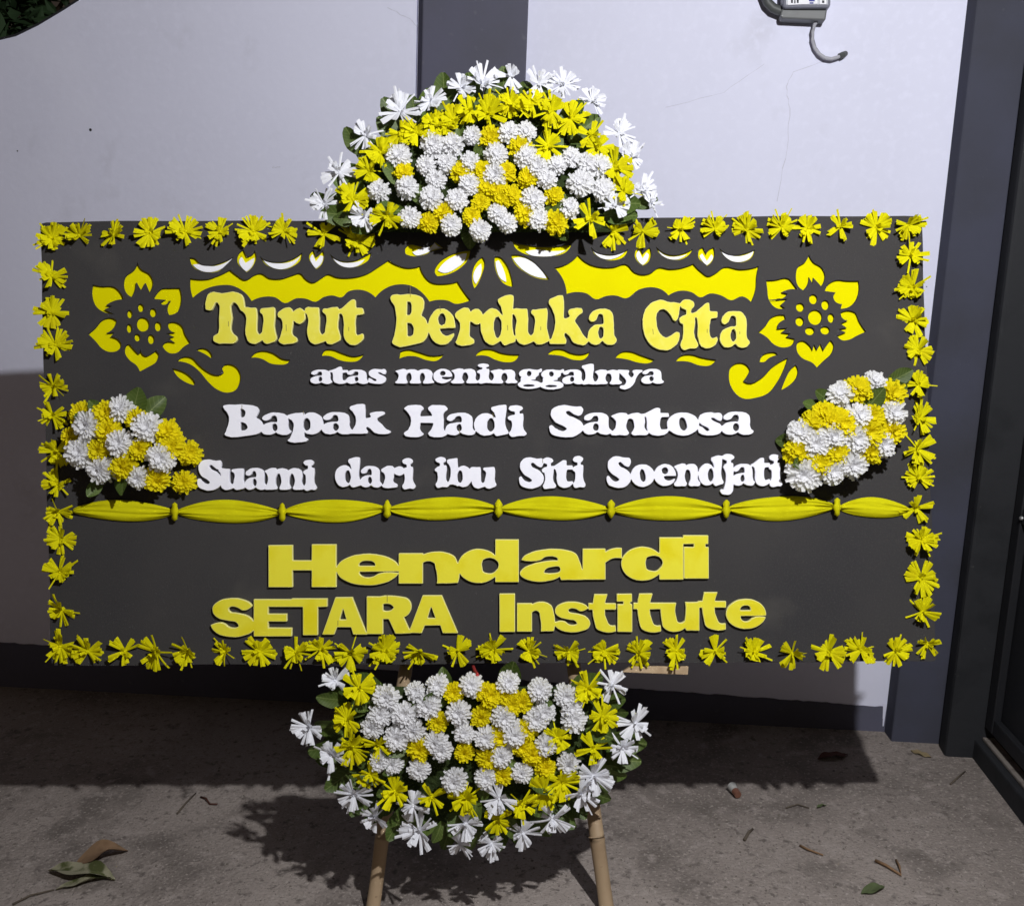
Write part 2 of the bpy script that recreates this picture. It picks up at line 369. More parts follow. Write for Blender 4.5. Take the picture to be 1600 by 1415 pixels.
# ------------------------------------------------------------------ assumed street lamp that lights the place (unseen, above and beside the camera, outside the frame)
lamp = empty('assumed_street_lamp', 'assumed lit lamp on an added galvanised arm over the street in front of the board', 'assumed street lamp', Matrix.Translation((0.62, -4.6, fz(0.62, -4.6))))  # fixture added to house the assumed light, never in view
LI = lamp.matrix_world.inverted()
b = MB(); b.tube([(0.62, -4.6, fz(0.62, -4.6)), (0.62, -4.6, 2.7), (0.61, -4.45, 2.95), (0.59, -4.1, 3.02), (0.5412, -2.66, 2.70)], [0.05, 0.04, 0.03, 0.026, 0.022], 12)
o = b.build('assumed_lamp_pole', M['assumed_lamp_metal'], lamp, smooth=True); o.data.transform(LI)
b = MB()
hd = [(0.03, 0.215), (0.075, 0.20), (0.095, 0.13), (0.10, 0.115)]
for k in range(20):
    a0, a1 = 2 * math.pi * k / 20, 2 * math.pi * (k + 1) / 20
    for (r0, h0), (r1, h1) in zip(hd[:-1], hd[1:]):
        b.add([(LAMP.x + r0 * math.cos(a0), LAMP.y + r0 * math.sin(a0), LAMP.z + h0), (LAMP.x + r1 * math.cos(a0), LAMP.y + r1 * math.sin(a0), LAMP.z + h1),
               (LAMP.x + r1 * math.cos(a1), LAMP.y + r1 * math.sin(a1), LAMP.z + h1), (LAMP.x + r0 * math.cos(a1), LAMP.y + r0 * math.sin(a1), LAMP.z + h0)], [(0, 1, 2, 3)])
o = b.build('assumed_lamp_shade', M['assumed_lamp_metal'], lamp, smooth=True); o.data.transform(LI)
b = MB(); b.tube([LAMP + Vector((0, 0, z)) for z in (0.20, 0.15, 0.10, 0.075)], [0.025, 0.045, 0.042, 0.015], 14)
o = b.build('assumed_bulb', M['assumed_lamp_glass'], lamp, smooth=True); o.data.transform(LI)
ld = bpy.data.lights.new('assumed_lamp_light', 'POINT'); ld.energy = LAMP_POWER; ld.shadow_soft_size = 0.028; ld.color = (0.97, 0.975, 1.0)  # point light at the assumed lamp position
lo = bpy.data.objects.new('assumed_lamp_light', ld); COL.objects.link(lo); lo.location = LAMP

# ------------------------------------------------------------------ outline tools: smooth closed polygons, raster letters, contour tracing
def smooth_poly(pts, corner=52, sub=4):
    n = len(pts); P = [np.array(q, float) for q in pts]; out = []
    def turn(i):
        a = P[i] - P[i - 1]; b = P[(i + 1) % n] - P[i]
        la, lb = np.hypot(*a), np.hypot(*b)
        if la < 1e-9 or lb < 1e-9: return 180
        return math.degrees(math.acos(max(-1, min(1, float(a @ b) / (la * lb)))))
    cor = [turn(i) > corner for i in range(n)]
    for i in range(n):
        p1, p2 = P[i], P[(i + 1) % n]; d = p2 - p1; L = np.hypot(*d)
        def tan(j):
            if cor[j]: return None
            a = P[j] - P[j - 1]; b = P[(j + 1) % n] - P[j]; la, lb = np.hypot(*a), np.hypot(*b)
            t = a / la * lb + b / lb * la; return t / (np.hypot(*t) + 1e-9)
        t1, t2 = tan(i), tan((i + 1) % n)
        m1 = (t1 if t1 is not None else None); m2 = (t2 if t2 is not None else None)
        if m1 is None and m2 is None:
            out.append(p1); continue
        if m1 is None: m1 = (2 * d / L - m2); m1 = m1 / (np.hypot(*m1) + 1e-9)
        if m2 is None: m2 = (2 * d / L - m1); m2 = m2 / (np.hypot(*m2) + 1e-9)
        for k in range(sub):
            s = k / sub; h00 = 2 * s**3 - 3 * s**2 + 1; h10 = s**3 - 2 * s**2 + s; h01 = -2 * s**3 + 3 * s**2; h11 = s**3 - s**2
            out.append(h00 * p1 + h10 * m1 * L + h01 * p2 + h11 * m2 * L)
    return [(float(a), float(b)) for a, b in out]
def ell(cx, cy, rx, ry, n=28, slant=0.0):
    r = []
    for k in range(n):
        a = 2 * math.pi * k / n; x = rx * math.cos(a); y = ry * math.sin(a); r.append((cx + x + slant * y, cy + y))
    return r
def rect(x0, x1, y0, y1): return [(x0, y0), (x1, y0), (x1, y1), (x0, y1)]
def S(*pts): return smooth_poly(pts, 70, 4)
# letters of the soft slab-serif foam alphabet: (sign, polygon) in a box 0..1 wide, y 0 base line, 1 x-height (capitals: cap height)
SERIF = {
 'a': [(1, S((.06,.68),(.05,.78),(.12,.88),(.26,.97),(.5,1.0),(.72,.97),(.86,.85),(.9,.62),(.9,.36),(.94,.23),(1.0,.17),(.98,.08),(.88,0),(.74,-.01),(.6,.03),(.5,.12),(.42,.03),(.25,-.01),(.08,.05),(0,.2),(.03,.38),(.14,.5),(.3,.555),(.52,.57),(.54,.72),(.49,.85),(.39,.85),(.29,.69),(.17,.63))), (-1, ell(.455,.33,.095,.17))],
 'u': [(1, S((0,1.0),(.2,1.0),(.37,1.0),(.385,.8),(.385,.45),(.41,.3),(.46,.25),(.52,.3),(.55,.45),(.56,.8),(.47,.88),(.48,.95),(.6,.98),(.92,1.01),(.94,.9),(.95,.3),(1.0,.18),(.97,.08),(.85,.03),(.62,0),(.56,.09),(.42,.02),(.25,-.01),(.1,.07),(.03,.25),(.02,.8),(-.04,.88),(-.04,.95)))],
 'n': [(1, S((0,.86),(.1,.94),(.38,1.01),(.43,.99),(.45,.91),(.6,.99),(.74,1.0),(.86,.9),(.91,.7),(.92,.25),(1.0,.11),(.97,.02),(.78,-.01),(.58,0),(.55,.07),(.6,.22),(.61,.6),(.56,.73),(.49,.73),(.44,.62),(.43,.25),(.49,.09),(.45,0),(.25,-.01),(.03,0),(-.01,.08),(.08,.22),(.09,.74)))],
 'm': [(1, S((0,.86),(.07,.94),(.24,1.01),(.27,.99),(.29,.92),(.39,.99),(.48,1.0),(.55,.95),(.585,.89),(.68,.98),(.78,1.0),(.88,.95),(.94,.8),(.95,.25),(1.0,.11),(.98,.02),(.86,-.01),(.73,0),(.71,.07),(.745,.22),(.75,.62),(.72,.74),(.67,.74),(.64,.62),(.635,.22),(.66,.09),(.64,.01),(.55,-.01),(.39,0),(.37,.08),(.405,.22),(.41,.62),(.38,.74),(.33,.74),(.295,.62),(.29,.22),(.32,.09),(.3,0),(.16,-.01),(.02,0),(0,.08),(.05,.22),(.055,.74)))],
 'r': [(1, S((0,.85),(.12,.95),(.46,1.03),(.52,.99),(.54,.9),(.66,.98),(.82,1.01),(.95,.92),(1.0,.78),(.93,.62),(.8,.56),(.66,.6),(.56,.68),(.54,.5),(.54,.25),(.7,.13),(.69,.03),(.5,-.01),(.1,0),(.02,.07),(.1,.2),(.12,.7),(.03,.76)))],
 't': [(1, S((0,.95),(.1,.99),(.35,1.14),(.55,1.25),(.67,1.23),(.68,1.01),(.98,1.01),(1.0,.83),(.72,.81),(.69,.7),(.68,.4),(.72,.28),(.85,.27),(.97,.31),(1.0,.22),(.9,.08),(.7,-.01),(.45,0),(.28,.1),(.2,.3),(.19,.7),(.14,.83),(0,.84)))],
 'i': [(1, S((0,.82),(.1,.9),(.45,.98),(.8,1.01),(.82,.95),(.83,.3),(.95,.17),(1.0,.1),(.95,.02),(.6,-.01),(.1,.01),(.06,.11),(.17,.25),(.18,.7),(.02,.76))), (1, ell(.42,1.25,.38,.15)), (1, rect(.37,.62,.9,1.2))],
 'o': [(1, ell(.5,.5,.5,.51,40)), (-1, ell(.5,.5,.12,.29,24,-.12))],
 'e': [(1, ell(.5,.5,.5,.51,40)), (-1, ell(.5,.70,.145,.165)), (-1, S((.43,.45),(.8,.455),(1.1,.46),(1.1,.28),(.97,.33),(.85,.29),(.68,.25),(.5,.31)))],
 's': [(1, S((.98,.70),(.96,.93),(.88,1.0),(.72,.97),(.5,1.01),(.22,.97),(.04,.82),(.02,.64),(.12,.49),(.3,.39),(.44,.30),(.47,.21),(.40,.17),(.28,.23),(.14,.36),(.04,.40),(0,.3),(.03,.1),(.2,.02),(.5,-.02),(.8,.02),(.96,.15),(1.0,.32),(.93,.47),(.75,.58),(.6,.66),(.52,.73),(.56,.79),(.68,.76),(.84,.65),(.94,.64)))],
 'S': [(1, S((.98,.79),(.98,.9),(.92,.96),(.82,.96),(.73,.96),(.45,1.0),(.22,.96),(.06,.81),(.06,.64),(.18,.47),(.45,.32),(.53,.26),(.45,.20),(.29,.22),(.18,.29),(.08,.38),(.02,.36),(.01,.23),(.08,.09),(.22,.03),(.57,-.01),(.86,.08),(1.0,.3),(.96,.45),(.76,.6),(.51,.72),(.48,.78),(.54,.82),(.68,.75),(.78,.69),(.9,.67)))],
 'd': [(1, ell(.34,.5,.34,.51,40)), (1, S((.58,1.06),(.5,1.16),(.5,1.26),(.62,1.33),(.85,1.39),(.94,1.38),(.945,1.2),(.95,.3),(1.0,.18),(.98,.08),(.85,.03),(.64,0),(.58,.1))), (-1, ell(.49,.49,.11,.30))],
 'k': [(1, S((0,1.17),(.01,1.25),(.1,1.31),(.28,1.38),(.37,1.37),(.38,1.2),(.385,.73),(.44,.73),(.53,.80),(.49,.88),(.51,.96),(.6,1.01),(.84,1.01),(.86,.92),(.76,.81),(.67,.68),(.78,.45),(.9,.22),(1.0,.10),(.97,.02),(.72,0),(.62,.05),(.52,.23),(.43,.33),(.4,.28),(.45,.1),(.43,.01),(.2,0),(.03,.0),(.02,.08),(.08,.2),(.09,1.0)))],
 'l': [(1, S((0,1.18),(.03,1.25),(.2,1.30),(.6,1.38),(.82,1.38),(.85,1.25),(.86,.25),(1,.1),(.95,.02),(.5,0),(.05,0),(0,.08),(.15,.2),(.17,1.0)))],
 'b': [(1, S((0,1.2),(.03,1.29),(.15,1.33),(.35,1.38),(.42,1.38),(.43,1.2),(.43,.5),(.45,0),(.2,.12),(.06,.08),(.05,.2),(.09,.3),(.09,1.05))), (1, ell(.65,.5,.35,.51,40)), (-1, ell(.52,.5,.11,.30))],
 'p': [(1, S((0,.8),(.02,.87),(.12,.93),(.3,.99),(.47,1.01),(.48,.8),(.48,0),(.49,-.12),(.57,-.2),(.55,-.31),(.35,-.36),(.1,-.35),(.02,-.27),(.09,-.16),(.13,-.02),(.13,.66))), (1, ell(.68,.5,.32,.51,40)), (-1, ell(.55,.46,.105,.29))],
 'g': [(1, ell(.47,.66,.42,.35,36)), (1, S((.7,.97),(.82,.94),(.98,1.05),(1.02,.95),(.98,.78),(.82,.76))), (-1, ell(.48,.68,.1,.19)), (1, ell(.5,-.1,.51,.31,36)), (1, rect(.12,.75,-.05,.4)), (-1, ell(.47,-.17,.25,.085)), (-1, S((.5,.24),(.75,.26),(1.0,.34),(1.05,.25),(.9,.2),(.6,.19)))],
 'y': [(1, S((0,.9),(.01,.99),(.2,1.0),(.45,.99),(.47,.9),(.44,.8),(.57,.45),(.66,.74),(.6,.86),(.61,.97),(.8,1.0),(.99,.98),(1,.9),(.88,.76),(.62,-.05),(.45,-.3),(.22,-.34),(.08,-.22),(.12,-.1),(.26,-.06),(.33,.06),(.1,.75)))],
 'j': [(1, S((.25,.82),(.3,.9),(.5,.98),(.95,1.01),(.97,.8),(.97,0),(.93,-.25),(.75,-.4),(.4,-.43),(.1,-.37),(0,-.26),(.1,-.17),(.25,-.2),(.33,-.05),(.34,.72),(.28,.78))), (1, ell(.6,1.27,.45,.15)), (1, rect(.5,.8,.9,1.2))],
 'H': [(1, S((0,.88),(.06,.96),(.22,1.0),(.42,.97),(.455,.9),(.39,.78),(.38,.5),(.38,.2),(.46,.08),(.4,.01),(.22,-.02),(.05,.01),(0,.1),(.1,.22),(.1,.75))), (1, S((.545,.9),(.6,.97),(.78,1.0),(.95,.97),(1,.88),(.92,.76),(.91,.5),(.92,.2),(1,.08),(.94,.01),(.78,-.02),(.6,.01),(.55,.1),(.62,.22),(.62,.76))), (1, rect(.3,.7,.43,.65))],
 'B': [(1, S((.02,.88),(0,.95),(.05,.99),(.3,1.0),(.65,1.0),(.85,.93),(.9,.8),(.86,.66),(.82,.58),(.94,.5),(1.0,.34),(.97,.15),(.85,.04),(.65,0),(.1,-.01),(.04,.04),(.1,.2),(.11,.75))), (-1, S((.44,.86),(.5,.86),(.56,.78),(.56,.68),(.51,.59),(.44,.59))), (-1, S((.44,.43),(.52,.43),(.60,.36),(.62,.27),(.57,.18),(.45,.17)))],
 'T': [(1, S((.07,.64),(.02,.65),(0,.74),(.02,.86),(.07,.97),(.15,1.0),(.4,.985),(.8,1.0),(.93,.95),(.98,.85),(1.02,.66),(.95,.62),(.87,.68),(.8,.76),(.74,.80),(.69,.78),(.68,.5),(.69,.2),(.8,.12),(.82,.05),(.76,.01),(.5,-.01),(.27,.01),(.2,.06),(.21,.12),(.32,.19),(.34,.5),(.33,.78),(.28,.8),(.22,.74),(.15,.65)))],
 'C': [(1, S((.91,.945),(.99,.93),(.985,.75),(.95,.63),(.89,.58),(.82,.6),(.76,.68),(.66,.77),(.55,.81),(.45,.79),(.39,.72),(.37,.58),(.41,.43),(.5,.31),(.62,.26),(.77,.29),(.88,.36),(.98,.36),(1.0,.27),(.95,.15),(.78,.03),(.55,0),(.32,.05),(.14,.18),(.03,.38),(0,.55),(.04,.73),(.15,.88),(.32,.97),(.52,1.0),(.7,.95)))],
}
SANS = {
 'H': [(1, rect(0,.355,0,1)), (1, rect(.63,.99,0,1.02)), (1, rect(.3,.7,.4,.64))],
 'I': [(1, rect(0,1,0,1))],
 'e': [(1, ell(.5,.5,.5,.5,44)), (-1, S((.36,.62),(.37,.70),(.42,.76),(.5,.78),(.57,.76),(.61,.70),(.61,.62))), (-1, S((.37,.43),(.7,.435),(1.05,.44),(1.05,.37),(.66,.37),(.58,.28),(.5,.25),(.42,.28),(.37,.36)))],
 'n': [(1, rect(0,.41,0,.97)), (1, S((.30,.75),(.40,.92),(.55,1.01),(.75,1.01),(.92,.9),(.99,.68),(1.0,.02),(.64,.0),(.62,.5),(.58,.68),(.5,.72),(.43,.68),(.41,.5),(.3,.5)))],
 'd': [(1, ell(.34,.5,.345,.53,40)), (1, rect(.61,1.0,0,1.32)), (-1, S((.40,.62),(.42,.7),(.48,.74),(.56,.74),(.61,.70),(.61,.34),(.56,.28),(.48,.28),(.42,.32),(.40,.42)))],
 'a': [(1, S((.03,.66),(.08,.8),(.25,.94),(.45,1.0),(.72,.98),(.88,.88),(.95,.65),(1.0,.06),(.66,.05),(.64,.15),(.5,.04),(.3,0),(.12,.06),(0,.25),(.05,.4),(.25,.57),(.6,.65),(.6,.72),(.55,.77),(.42,.76),(.33,.66))), (-1, S((.39,.28),(.43,.40),(.53,.46),(.62,.47),(.62,.30),(.53,.26)))],
 'r': [(1, rect(0,.58,0,1)), (1, S((.5,.8),(.62,.93),(.8,1.02),(1,1.02),(1,.68),(.75,.68),(.62,.58),(.5,.5)))],
 'i': [(1, rect(.04,1,0,1)), (1, rect(0,.98,1.09,1.37)), (1, rect(.42,.88,.95,1.15))],
 'S': [(1, S((.95,.8),(.72,.69),(.62,.76),(.5,.79),(.41,.75),(.42,.68),(.6,.62),(.85,.54),(1.0,.35),(.97,.15),(.75,.02),(.45,-.01),(.2,.05),(.05,.18),(0,.31),(.32,.34),(.4,.26),(.55,.23),(.64,.28),(.6,.36),(.4,.42),(.15,.5),(.04,.66),(.06,.82),(.2,.95),(.45,1.01),(.75,.97),(.9,.88)))],
 'E': [(1, rect(0,.38,0,1)), (1, rect(.2,1,.79,1)), (1, rect(.2,.87,.40,.61)), (1, rect(.2,1,0,.23))],
 'T': [(1, rect(0,1,.77,1)), (1, rect(.31,.73,0,.9))],
 'A': [(1, [(0,0),(.29,1),(.67,1),(1,0),(.69,0),(.64,.2),(.33,.2),(.27,0)]), (-1, [(.39,.40),(.46,.70),(.54,.40)])],
 'R': [(1, rect(0,.38,0,1)), (1, S((.3,1.0),(.3,1.0),(.75,1.0),(.95,.93),(1.03,.75),(.98,.55),(.85,.44),(.6,.40),(.3,.40),(.3,.40))), (1, [(.48,.45),(.85,.46),(1.02,.02),(.66,.01)]), (-1, S((.38,.63),(.38,.79),(.38,.79),(.55,.79),(.62,.71),(.55,.63),(.38,.63)))],
 't': [(1, rect(0,.98,.77,1.0)), (1, S((.2,1.32),(.2,1.32),(.68,1.32),(.68,1.32),(.68,.34),(.74,.24),(.96,.22),(.96,.22),(.98,0),(.98,0),(.5,-.01),(.28,.1),(.21,.3)))],
 'u': [(1, S((0,1),(0,1),(.4,1),(.4,1),(.41,.42),(.45,.3),(.52,.28),(.6,.34),(.62,.45),(.62,1.02),(.62,1.02),(1.0,1.03),(1.0,1.03),(1.0,0),(1.0,0),(.65,.01),(.65,.01),(.62,.1),(.45,-.03),(.2,-.01),(.05,.14),(.01,.35)))],
}
SANS['s'] = SANS['S']
def fill(poly, X, Y):
    inside = np.zeros((len(Y), len(X)), bool); P = np.array(poly); n = len(P)
    for i in range(n):
        x0, y0 = P[i]; x1, y1 = P[(i + 1) % n]
        if y0 == y1: continue
        rows = (Y >= min(y0, y1)) & (Y < max(y0, y1))
        if not rows.any(): continue
        xc = x0 + (Y[rows] - y0) * (x1 - x0) / (y1 - y0)
        inside[rows] ^= X[None, :] < xc[:, None]
    return inside
def trace(A):
    """closed iso-contours (0.5) of array A, in array coordinates"""
    H, Wd = A.shape; B = A > 0.5
    c = B[:-1, :-1] * 1 + B[:-1, 1:] * 2 + B[1:, 1:] * 4 + B[1:, :-1] * 8
    ys, xs = np.nonzero((c > 0) & (c < 15)); seg = {}
    def hpt(y, x): a, b = A[y, x], A[y, x + 1]; return (x + (0.5 - a) / (b - a), y)
    def vpt(y, x): a, b = A[y, x], A[y + 1, x]; return (x, y + (0.5 - a) / (b - a))
    T = {1: [(3, 0)], 2: [(0, 1)], 3: [(3, 1)], 4: [(1, 2)], 5: [(3, 0), (1, 2)], 6: [(0, 2)], 7: [(3, 2)],
         8: [(2, 3)], 9: [(2, 0)], 10: [(0, 1), (2, 3)], 11: [(2, 1)], 12: [(1, 3)], 13: [(1, 0)], 14: [(0, 3)]}
    pos = {}
    for y, x in zip(ys.tolist(), xs.tolist()):
        keys = (('h', y, x), ('v', y, x + 1), ('h', y + 1, x), ('v', y, x))
        for a, b in T[int(c[y, x])]:
            ka, kb = keys[a], keys[b]; seg[ka] = kb
            for k in (ka, kb):
                if k not in pos: pos[k] = hpt(k[1], k[2]) if k[0] == 'h' else vpt(k[1], k[2])
    loops = []
    while seg:
        k0 = next(iter(seg)); loop = []; k = k0
        while k in seg: loop.append(pos[k]); k = seg.pop(k)
        if len(loop) > 12: loops.append(loop)
    return loops
def simplify(loop, tol):
    P = np.array(loop); n = len(P); keep = np.zeros(n, bool)
    far = int(np.argmax(((P - P[0])**2).sum(1))); keep[[0, far]] = True; st = [(0, far), (far, n)]
    while st:
        a, b = st.pop()
        if b - a < 2: continue
        p, q = P[a], P[b % n]; d = q - p; L = np.hypot(*d)
        r = P[a + 1:b] - p
        e = np.abs(r[:, 0] * d[1] - r[:, 1] * d[0]) / L if L > 1e-9 else np.hypot(r[:, 0], r[:, 1])
        k = int(np.argmax(e))
        if e[k] > tol: keep[a + 1 + k] = True; st += [(a, a + 1 + k), (a + 1 + k, b)]
    return P[keep].tolist()
def blur(A, s):
    r = int(3 * s) + 1; k = np.exp(-0.5 * (np.arange(-r, r + 1) / s)**2); k /= k.sum()
    A = np.apply_along_axis(lambda v: np.convolve(v, k, 'same'), 0, A)
    return np.apply_along_axis(lambda v: np.convolve(v, k, 'same'), 1, A)
def word_outline(alpha, letters, sig):
    """letters: (char, x0, x1, base, top) in photo pixels -> smooth closed outlines in photo pixels"""
    u0 = min(l[1] for l in letters) - 8; u1 = max(l[2] for l in letters) + 8
    v0 = min(l[4] - 0.5 * (l[3] - l[4]) for l in letters) - 6; v1 = max(l[3] + 0.5 * (l[3] - l[4]) for l in letters) + 6
    K = 5.0
    X = np.arange(u0, u1, 1 / K); Y = np.arange(v0, v1, 1 / K); A = np.zeros((len(Y), len(X)))
    for (ch, x0, x1, b, t) in letters:
        L = np.zeros_like(A, bool)
        for sgn, poly in alpha[ch]:
            P = [(x0 + p[0] * (x1 - x0), b - p[1] * (b - t)) for p in poly]
            mk = fill(P, X, Y)
            L = (L | mk) if sgn > 0 else (L & ~mk)
        A = np.maximum(A, L)
    A = blur(A, sig * .8 * K)
    wob = lambda u, v: (.30 * math.sin(u * .31 + v * .17) + .22 * math.sin(u * .83 - v * .59), .30 * math.sin(v * .37 - u * .21) + .22 * math.sin(v * .91 + u * .67))
    out = []
    for l in trace(A):
        q = [(u0 + x / K, v0 + y / K) for x, y in simplify(l, 0.35)]
        out.append([(u + wob(u, v)[0] * sig * .8, v + wob(u, v)[1] * sig * .8) for u, v in q])
    return out
PENDING = []
def curve_part(name, loops, off, thick, m, parent, label=None, bevel=0.0008):
    """flat cut-out: outlines in photo pixels laid on the board; front face `off` proud of it, `thick` deep"""
    cu = bpy.data.curves.new(name, 'CURVE'); cu.dimensions = '2D'; cu.fill_mode = 'BOTH'
    cu.extrude = thick / 2 - bevel; cu.bevel_depth = bevel; cu.bevel_resolution = 1; cu.offset = -bevel
    for l in loops:
        sp = cu.splines.new('POLY'); sp.points.add(len(l) - 1); sp.use_cyclic_u = True
        q = []
        for u, v in l: w = bd(u, v, off); q += [w.x, w.z, 0, 1]
        sp.points.foreach_set('co', q)
    t = bpy.data.objects.new('tmp', cu); COL.objects.link(t)
    PENDING.append((name, t, off, thick, m, parent, label))
def flush_curves():
    dg = bpy.context.evaluated_depsgraph_get(); dg.update()
    for (name, t, off, thick, m, parent, label) in PENDING:
        me = bpy.data.meshes.new_from_object(t.evaluated_get(dg))
        me.transform(Matrix(((1, 0, 0, 0), (0, 0, -1, -off + thick / 2), (0, 1, 0, 0), (0, 0, 0, 1))))
        me.materials.clear(); me.materials.append(m); me.name = name
        if m in (M['foam_yellow'], M['foam_yellow_deep']):
            me.materials.append(M['foam_rim'])
            for pl in me.polygons: pl.material_index = 0 if pl.normal.y < -.98 else 1
        else:
            me.polygons.foreach_set('material_index', [0] * len(me.polygons))
        for pl in me.polygons: pl.use_smooth = False
        cu = t.data; bpy.data.objects.remove(t); bpy.data.curves.remove(cu)
        o = link(name, me, parent)
        if label: o['label'] = label
    PENDING.clear()

# ------------------------------------------------------------------ the flower board
board = empty('flower_board', 'wide charcoal condolence board with yellow and white foam lettering and a border of yellow flowers', 'flower board', BMAT)
def zz(x0, y0, s, pts): return [(x0 + a * s, y0 + b * s) for a, b in pts]
A4 = (40, 320, .2625); A5 = (280, 340, .3); A6 = (740, 340, .3); A7 = (1160, 320, .226148)
PETALS_L = [
 [(665,340),(685,380),(740,415),(760,460),(750,500),(735,525),(710,465),(685,512),(657,462),(650,510),(630,548),(600,530),(580,480),(590,430),(640,390)],
 [(918,495),(925,590),(900,640),(850,655),(840,630),(860,570),(820,595),(800,585),(830,565),(760,560),(780,525),(810,500),(860,496)],
 [(845,705),(890,698),(930,720),(950,770),(982,820),(940,845),(900,880),(850,880),(810,840),(830,820),(885,820),(850,795),(880,785),(835,765),(885,760),(845,730)],
 [(585,870),(600,835),(620,830),(650,865),(672,888),(683,860),(700,892),(715,900),(750,885),(775,866),(795,890),(780,930),(720,970),(675,993),(655,955),(610,920)],
 [(370,770),(410,735),(450,690),(520,675),(543,690),(535,715),(478,765),(527,760),(505,785),(560,810),(570,830),(550,865),(500,875),(450,855),(410,810)],
 [(397,475),(450,485),(530,490),(570,530),(583,562),(530,570),(478,598),(515,603),(468,622),(527,652),(470,640),(420,610),(395,560)]]
PETALS_R = [
 [(460,345),(490,395),(550,435),(570,480),(560,540),(545,562),(490,503),(485,545),(460,500),(455,540),(420,590),(385,560),(370,490),(385,430),(435,395)],
 [(802,525),(795,640),(760,690),(680,718),(688,685),(640,665),(630,630),(645,605),(570,595),(600,545),(650,520),(720,525)],
 [(680,745),(730,730),(780,745),(805,800),(855,875),(800,900),(740,930),(690,935),(655,905),(715,880),(662,860),(722,850),(678,820),(727,800),(688,778)],
 [(385,950),(410,938),(460,965),(485,1007),(495,962),(515,1004),(540,960),(560,1007),(590,960),(610,935),(632,970),(620,1020),(560,1080),(515,1125),(490,1095),(410,1055),(378,1010)],
 [(110,880),(165,830),(200,780),(290,760),(300,790),(245,832),(240,857),(312,850),(270,882),(332,890),(305,912),(360,925),(350,960),(290,985),(220,965),(170,915)],
 [(165,522),(220,520),(320,510),(355,550),(380,585),(320,585),(270,605),(312,615),(285,642),(235,655),(312,650),(265,692),(295,715),(240,715),(185,660),(172,580)]]
DOTS_L = [(697,712,40,42),(618,650,18,24),(684,613,20,24),(757,642,22,26),(786,724,22,28),(745,800,22,28),(663,790,20,22),(615,735,18,26)]
DOTS_R = [(503,777,48,52),(490,652,28,34),(573,692,26,34),(612,782,22,32),(572,867,32,28),(466,872,32,28),(396,806,28,32),(399,708,28,30)]
SCROLLS = [zz(*A4, q) for q in (
 [(900,930),(940,905),(990,910),(1030,950),(1080,990),(1130,1012),(1162,1010),(1175,998),(1165,975),(1180,955),(1215,948),(1255,965),(1280,1010),(1275,1060),(1245,1105),(1200,1117),(1140,1100),(1080,1050),(1030,990),(970,945)],
 [(1015,865),(1060,853),(1095,870),(1112,905),(1100,912),(1060,885)],
 [(870,973),(920,985),(980,1020),(1010,1060),(1000,1072),(940,1050),(895,1015)])] + [
 [(1139,589),(1142,574),(1152.5,567),(1166,569.5),(1172,578.5),(1167.5,587.5),(1162,595),(1169,598.6),(1190,590.5),(1208,572.5),(1231,559),(1225.6,575.5),(1214,598),(1200.7,614),(1182.6,620.8),(1160,622),(1144,607)]] + [
 zz(*A7, q) for q in ([(120,1085),(140,1040),(185,1020),(235,1024),(245,1036),(190,1055),(150,1085)],
 [(270,1278),(300,1200),(340,1130),(370,1105),(385,1150),(370,1200),(320,1250)])]
SWAGS = [zz(*A5, [(55,315),(100,322),(150,320),(210,300),(265,272),(300,300),(345,325),(390,300),(425,290),(470,315),(530,318),(590,300),(630,290),(660,320),(695,338),(740,315),(775,295),(820,310),(900,312),(980,292),(1040,255),(1090,222),(1130,245),(1190,262),(1255,252),(1275,300),(1310,335),(1380,345),(1450,333),(1480,380),(1518,430),(1490,440),(1435,448),(1400,432),(1350,428),(1303,437),(1270,395),(1210,355),(1150,347),(1090,360),(1022,415),(980,385),(930,375),(880,385),(845,415),(800,405),(755,412),(710,438),(660,422),(610,420),(550,445),(500,415),(440,412),(375,435),(335,385),(280,355),(210,352),(140,370),(68,420),(55,370)]),
 zz(*A6, [(420,260),(480,245),(545,195),(600,240),(660,258),(730,258),(795,243),(840,285),(880,297),(920,290),(965,260),(1020,268),(1090,260),(1145,240),(1190,285),(1222,305),(1260,290),(1305,258),(1390,270),(1485,253),(1475,300),(1470,370),(1445,440),(1400,410),(1340,430),(1290,405),(1230,395),(1180,415),(1140,390),(1080,380),(1015,405),(980,375),(920,362),(860,375),(793,420),(740,405),(690,408),(635,425),(590,395),(540,387),(485,397),(470,330)])]
WAVES = [zz(*A5, q) for q in (
 [(370,730),(400,702),(440,693),(490,705),(540,735),(578,740),(560,760),(520,765),(470,757),(430,735),(395,728)],
 [(740,720),(760,690),(800,687),(850,705),(910,722),(962,710),(930,745),(880,750),(830,740),(790,722)],
 [(1145,735),(1150,700),(1190,687),(1250,700),(1310,718),(1378,712),(1340,745),(1290,742),(1230,722),(1180,722)])] + [zz(*A6, q) for q in (
 [(10,720),(40,690),(90,685),(150,705),(238,712),(215,745),(160,752),(110,738),(70,720)],
 [(387,712),(410,690),(460,685),(510,705),(560,712),(605,698),(580,735),(520,740),(460,720),(420,715)],
 [(740,730),(770,700),(820,697),(870,715),(942,740),(920,755),(860,755),(800,738)],
 [(1055,748),(1080,720),(1130,712),(1190,728),(1263,740),(1240,765),(1180,770),(1120,750)])]
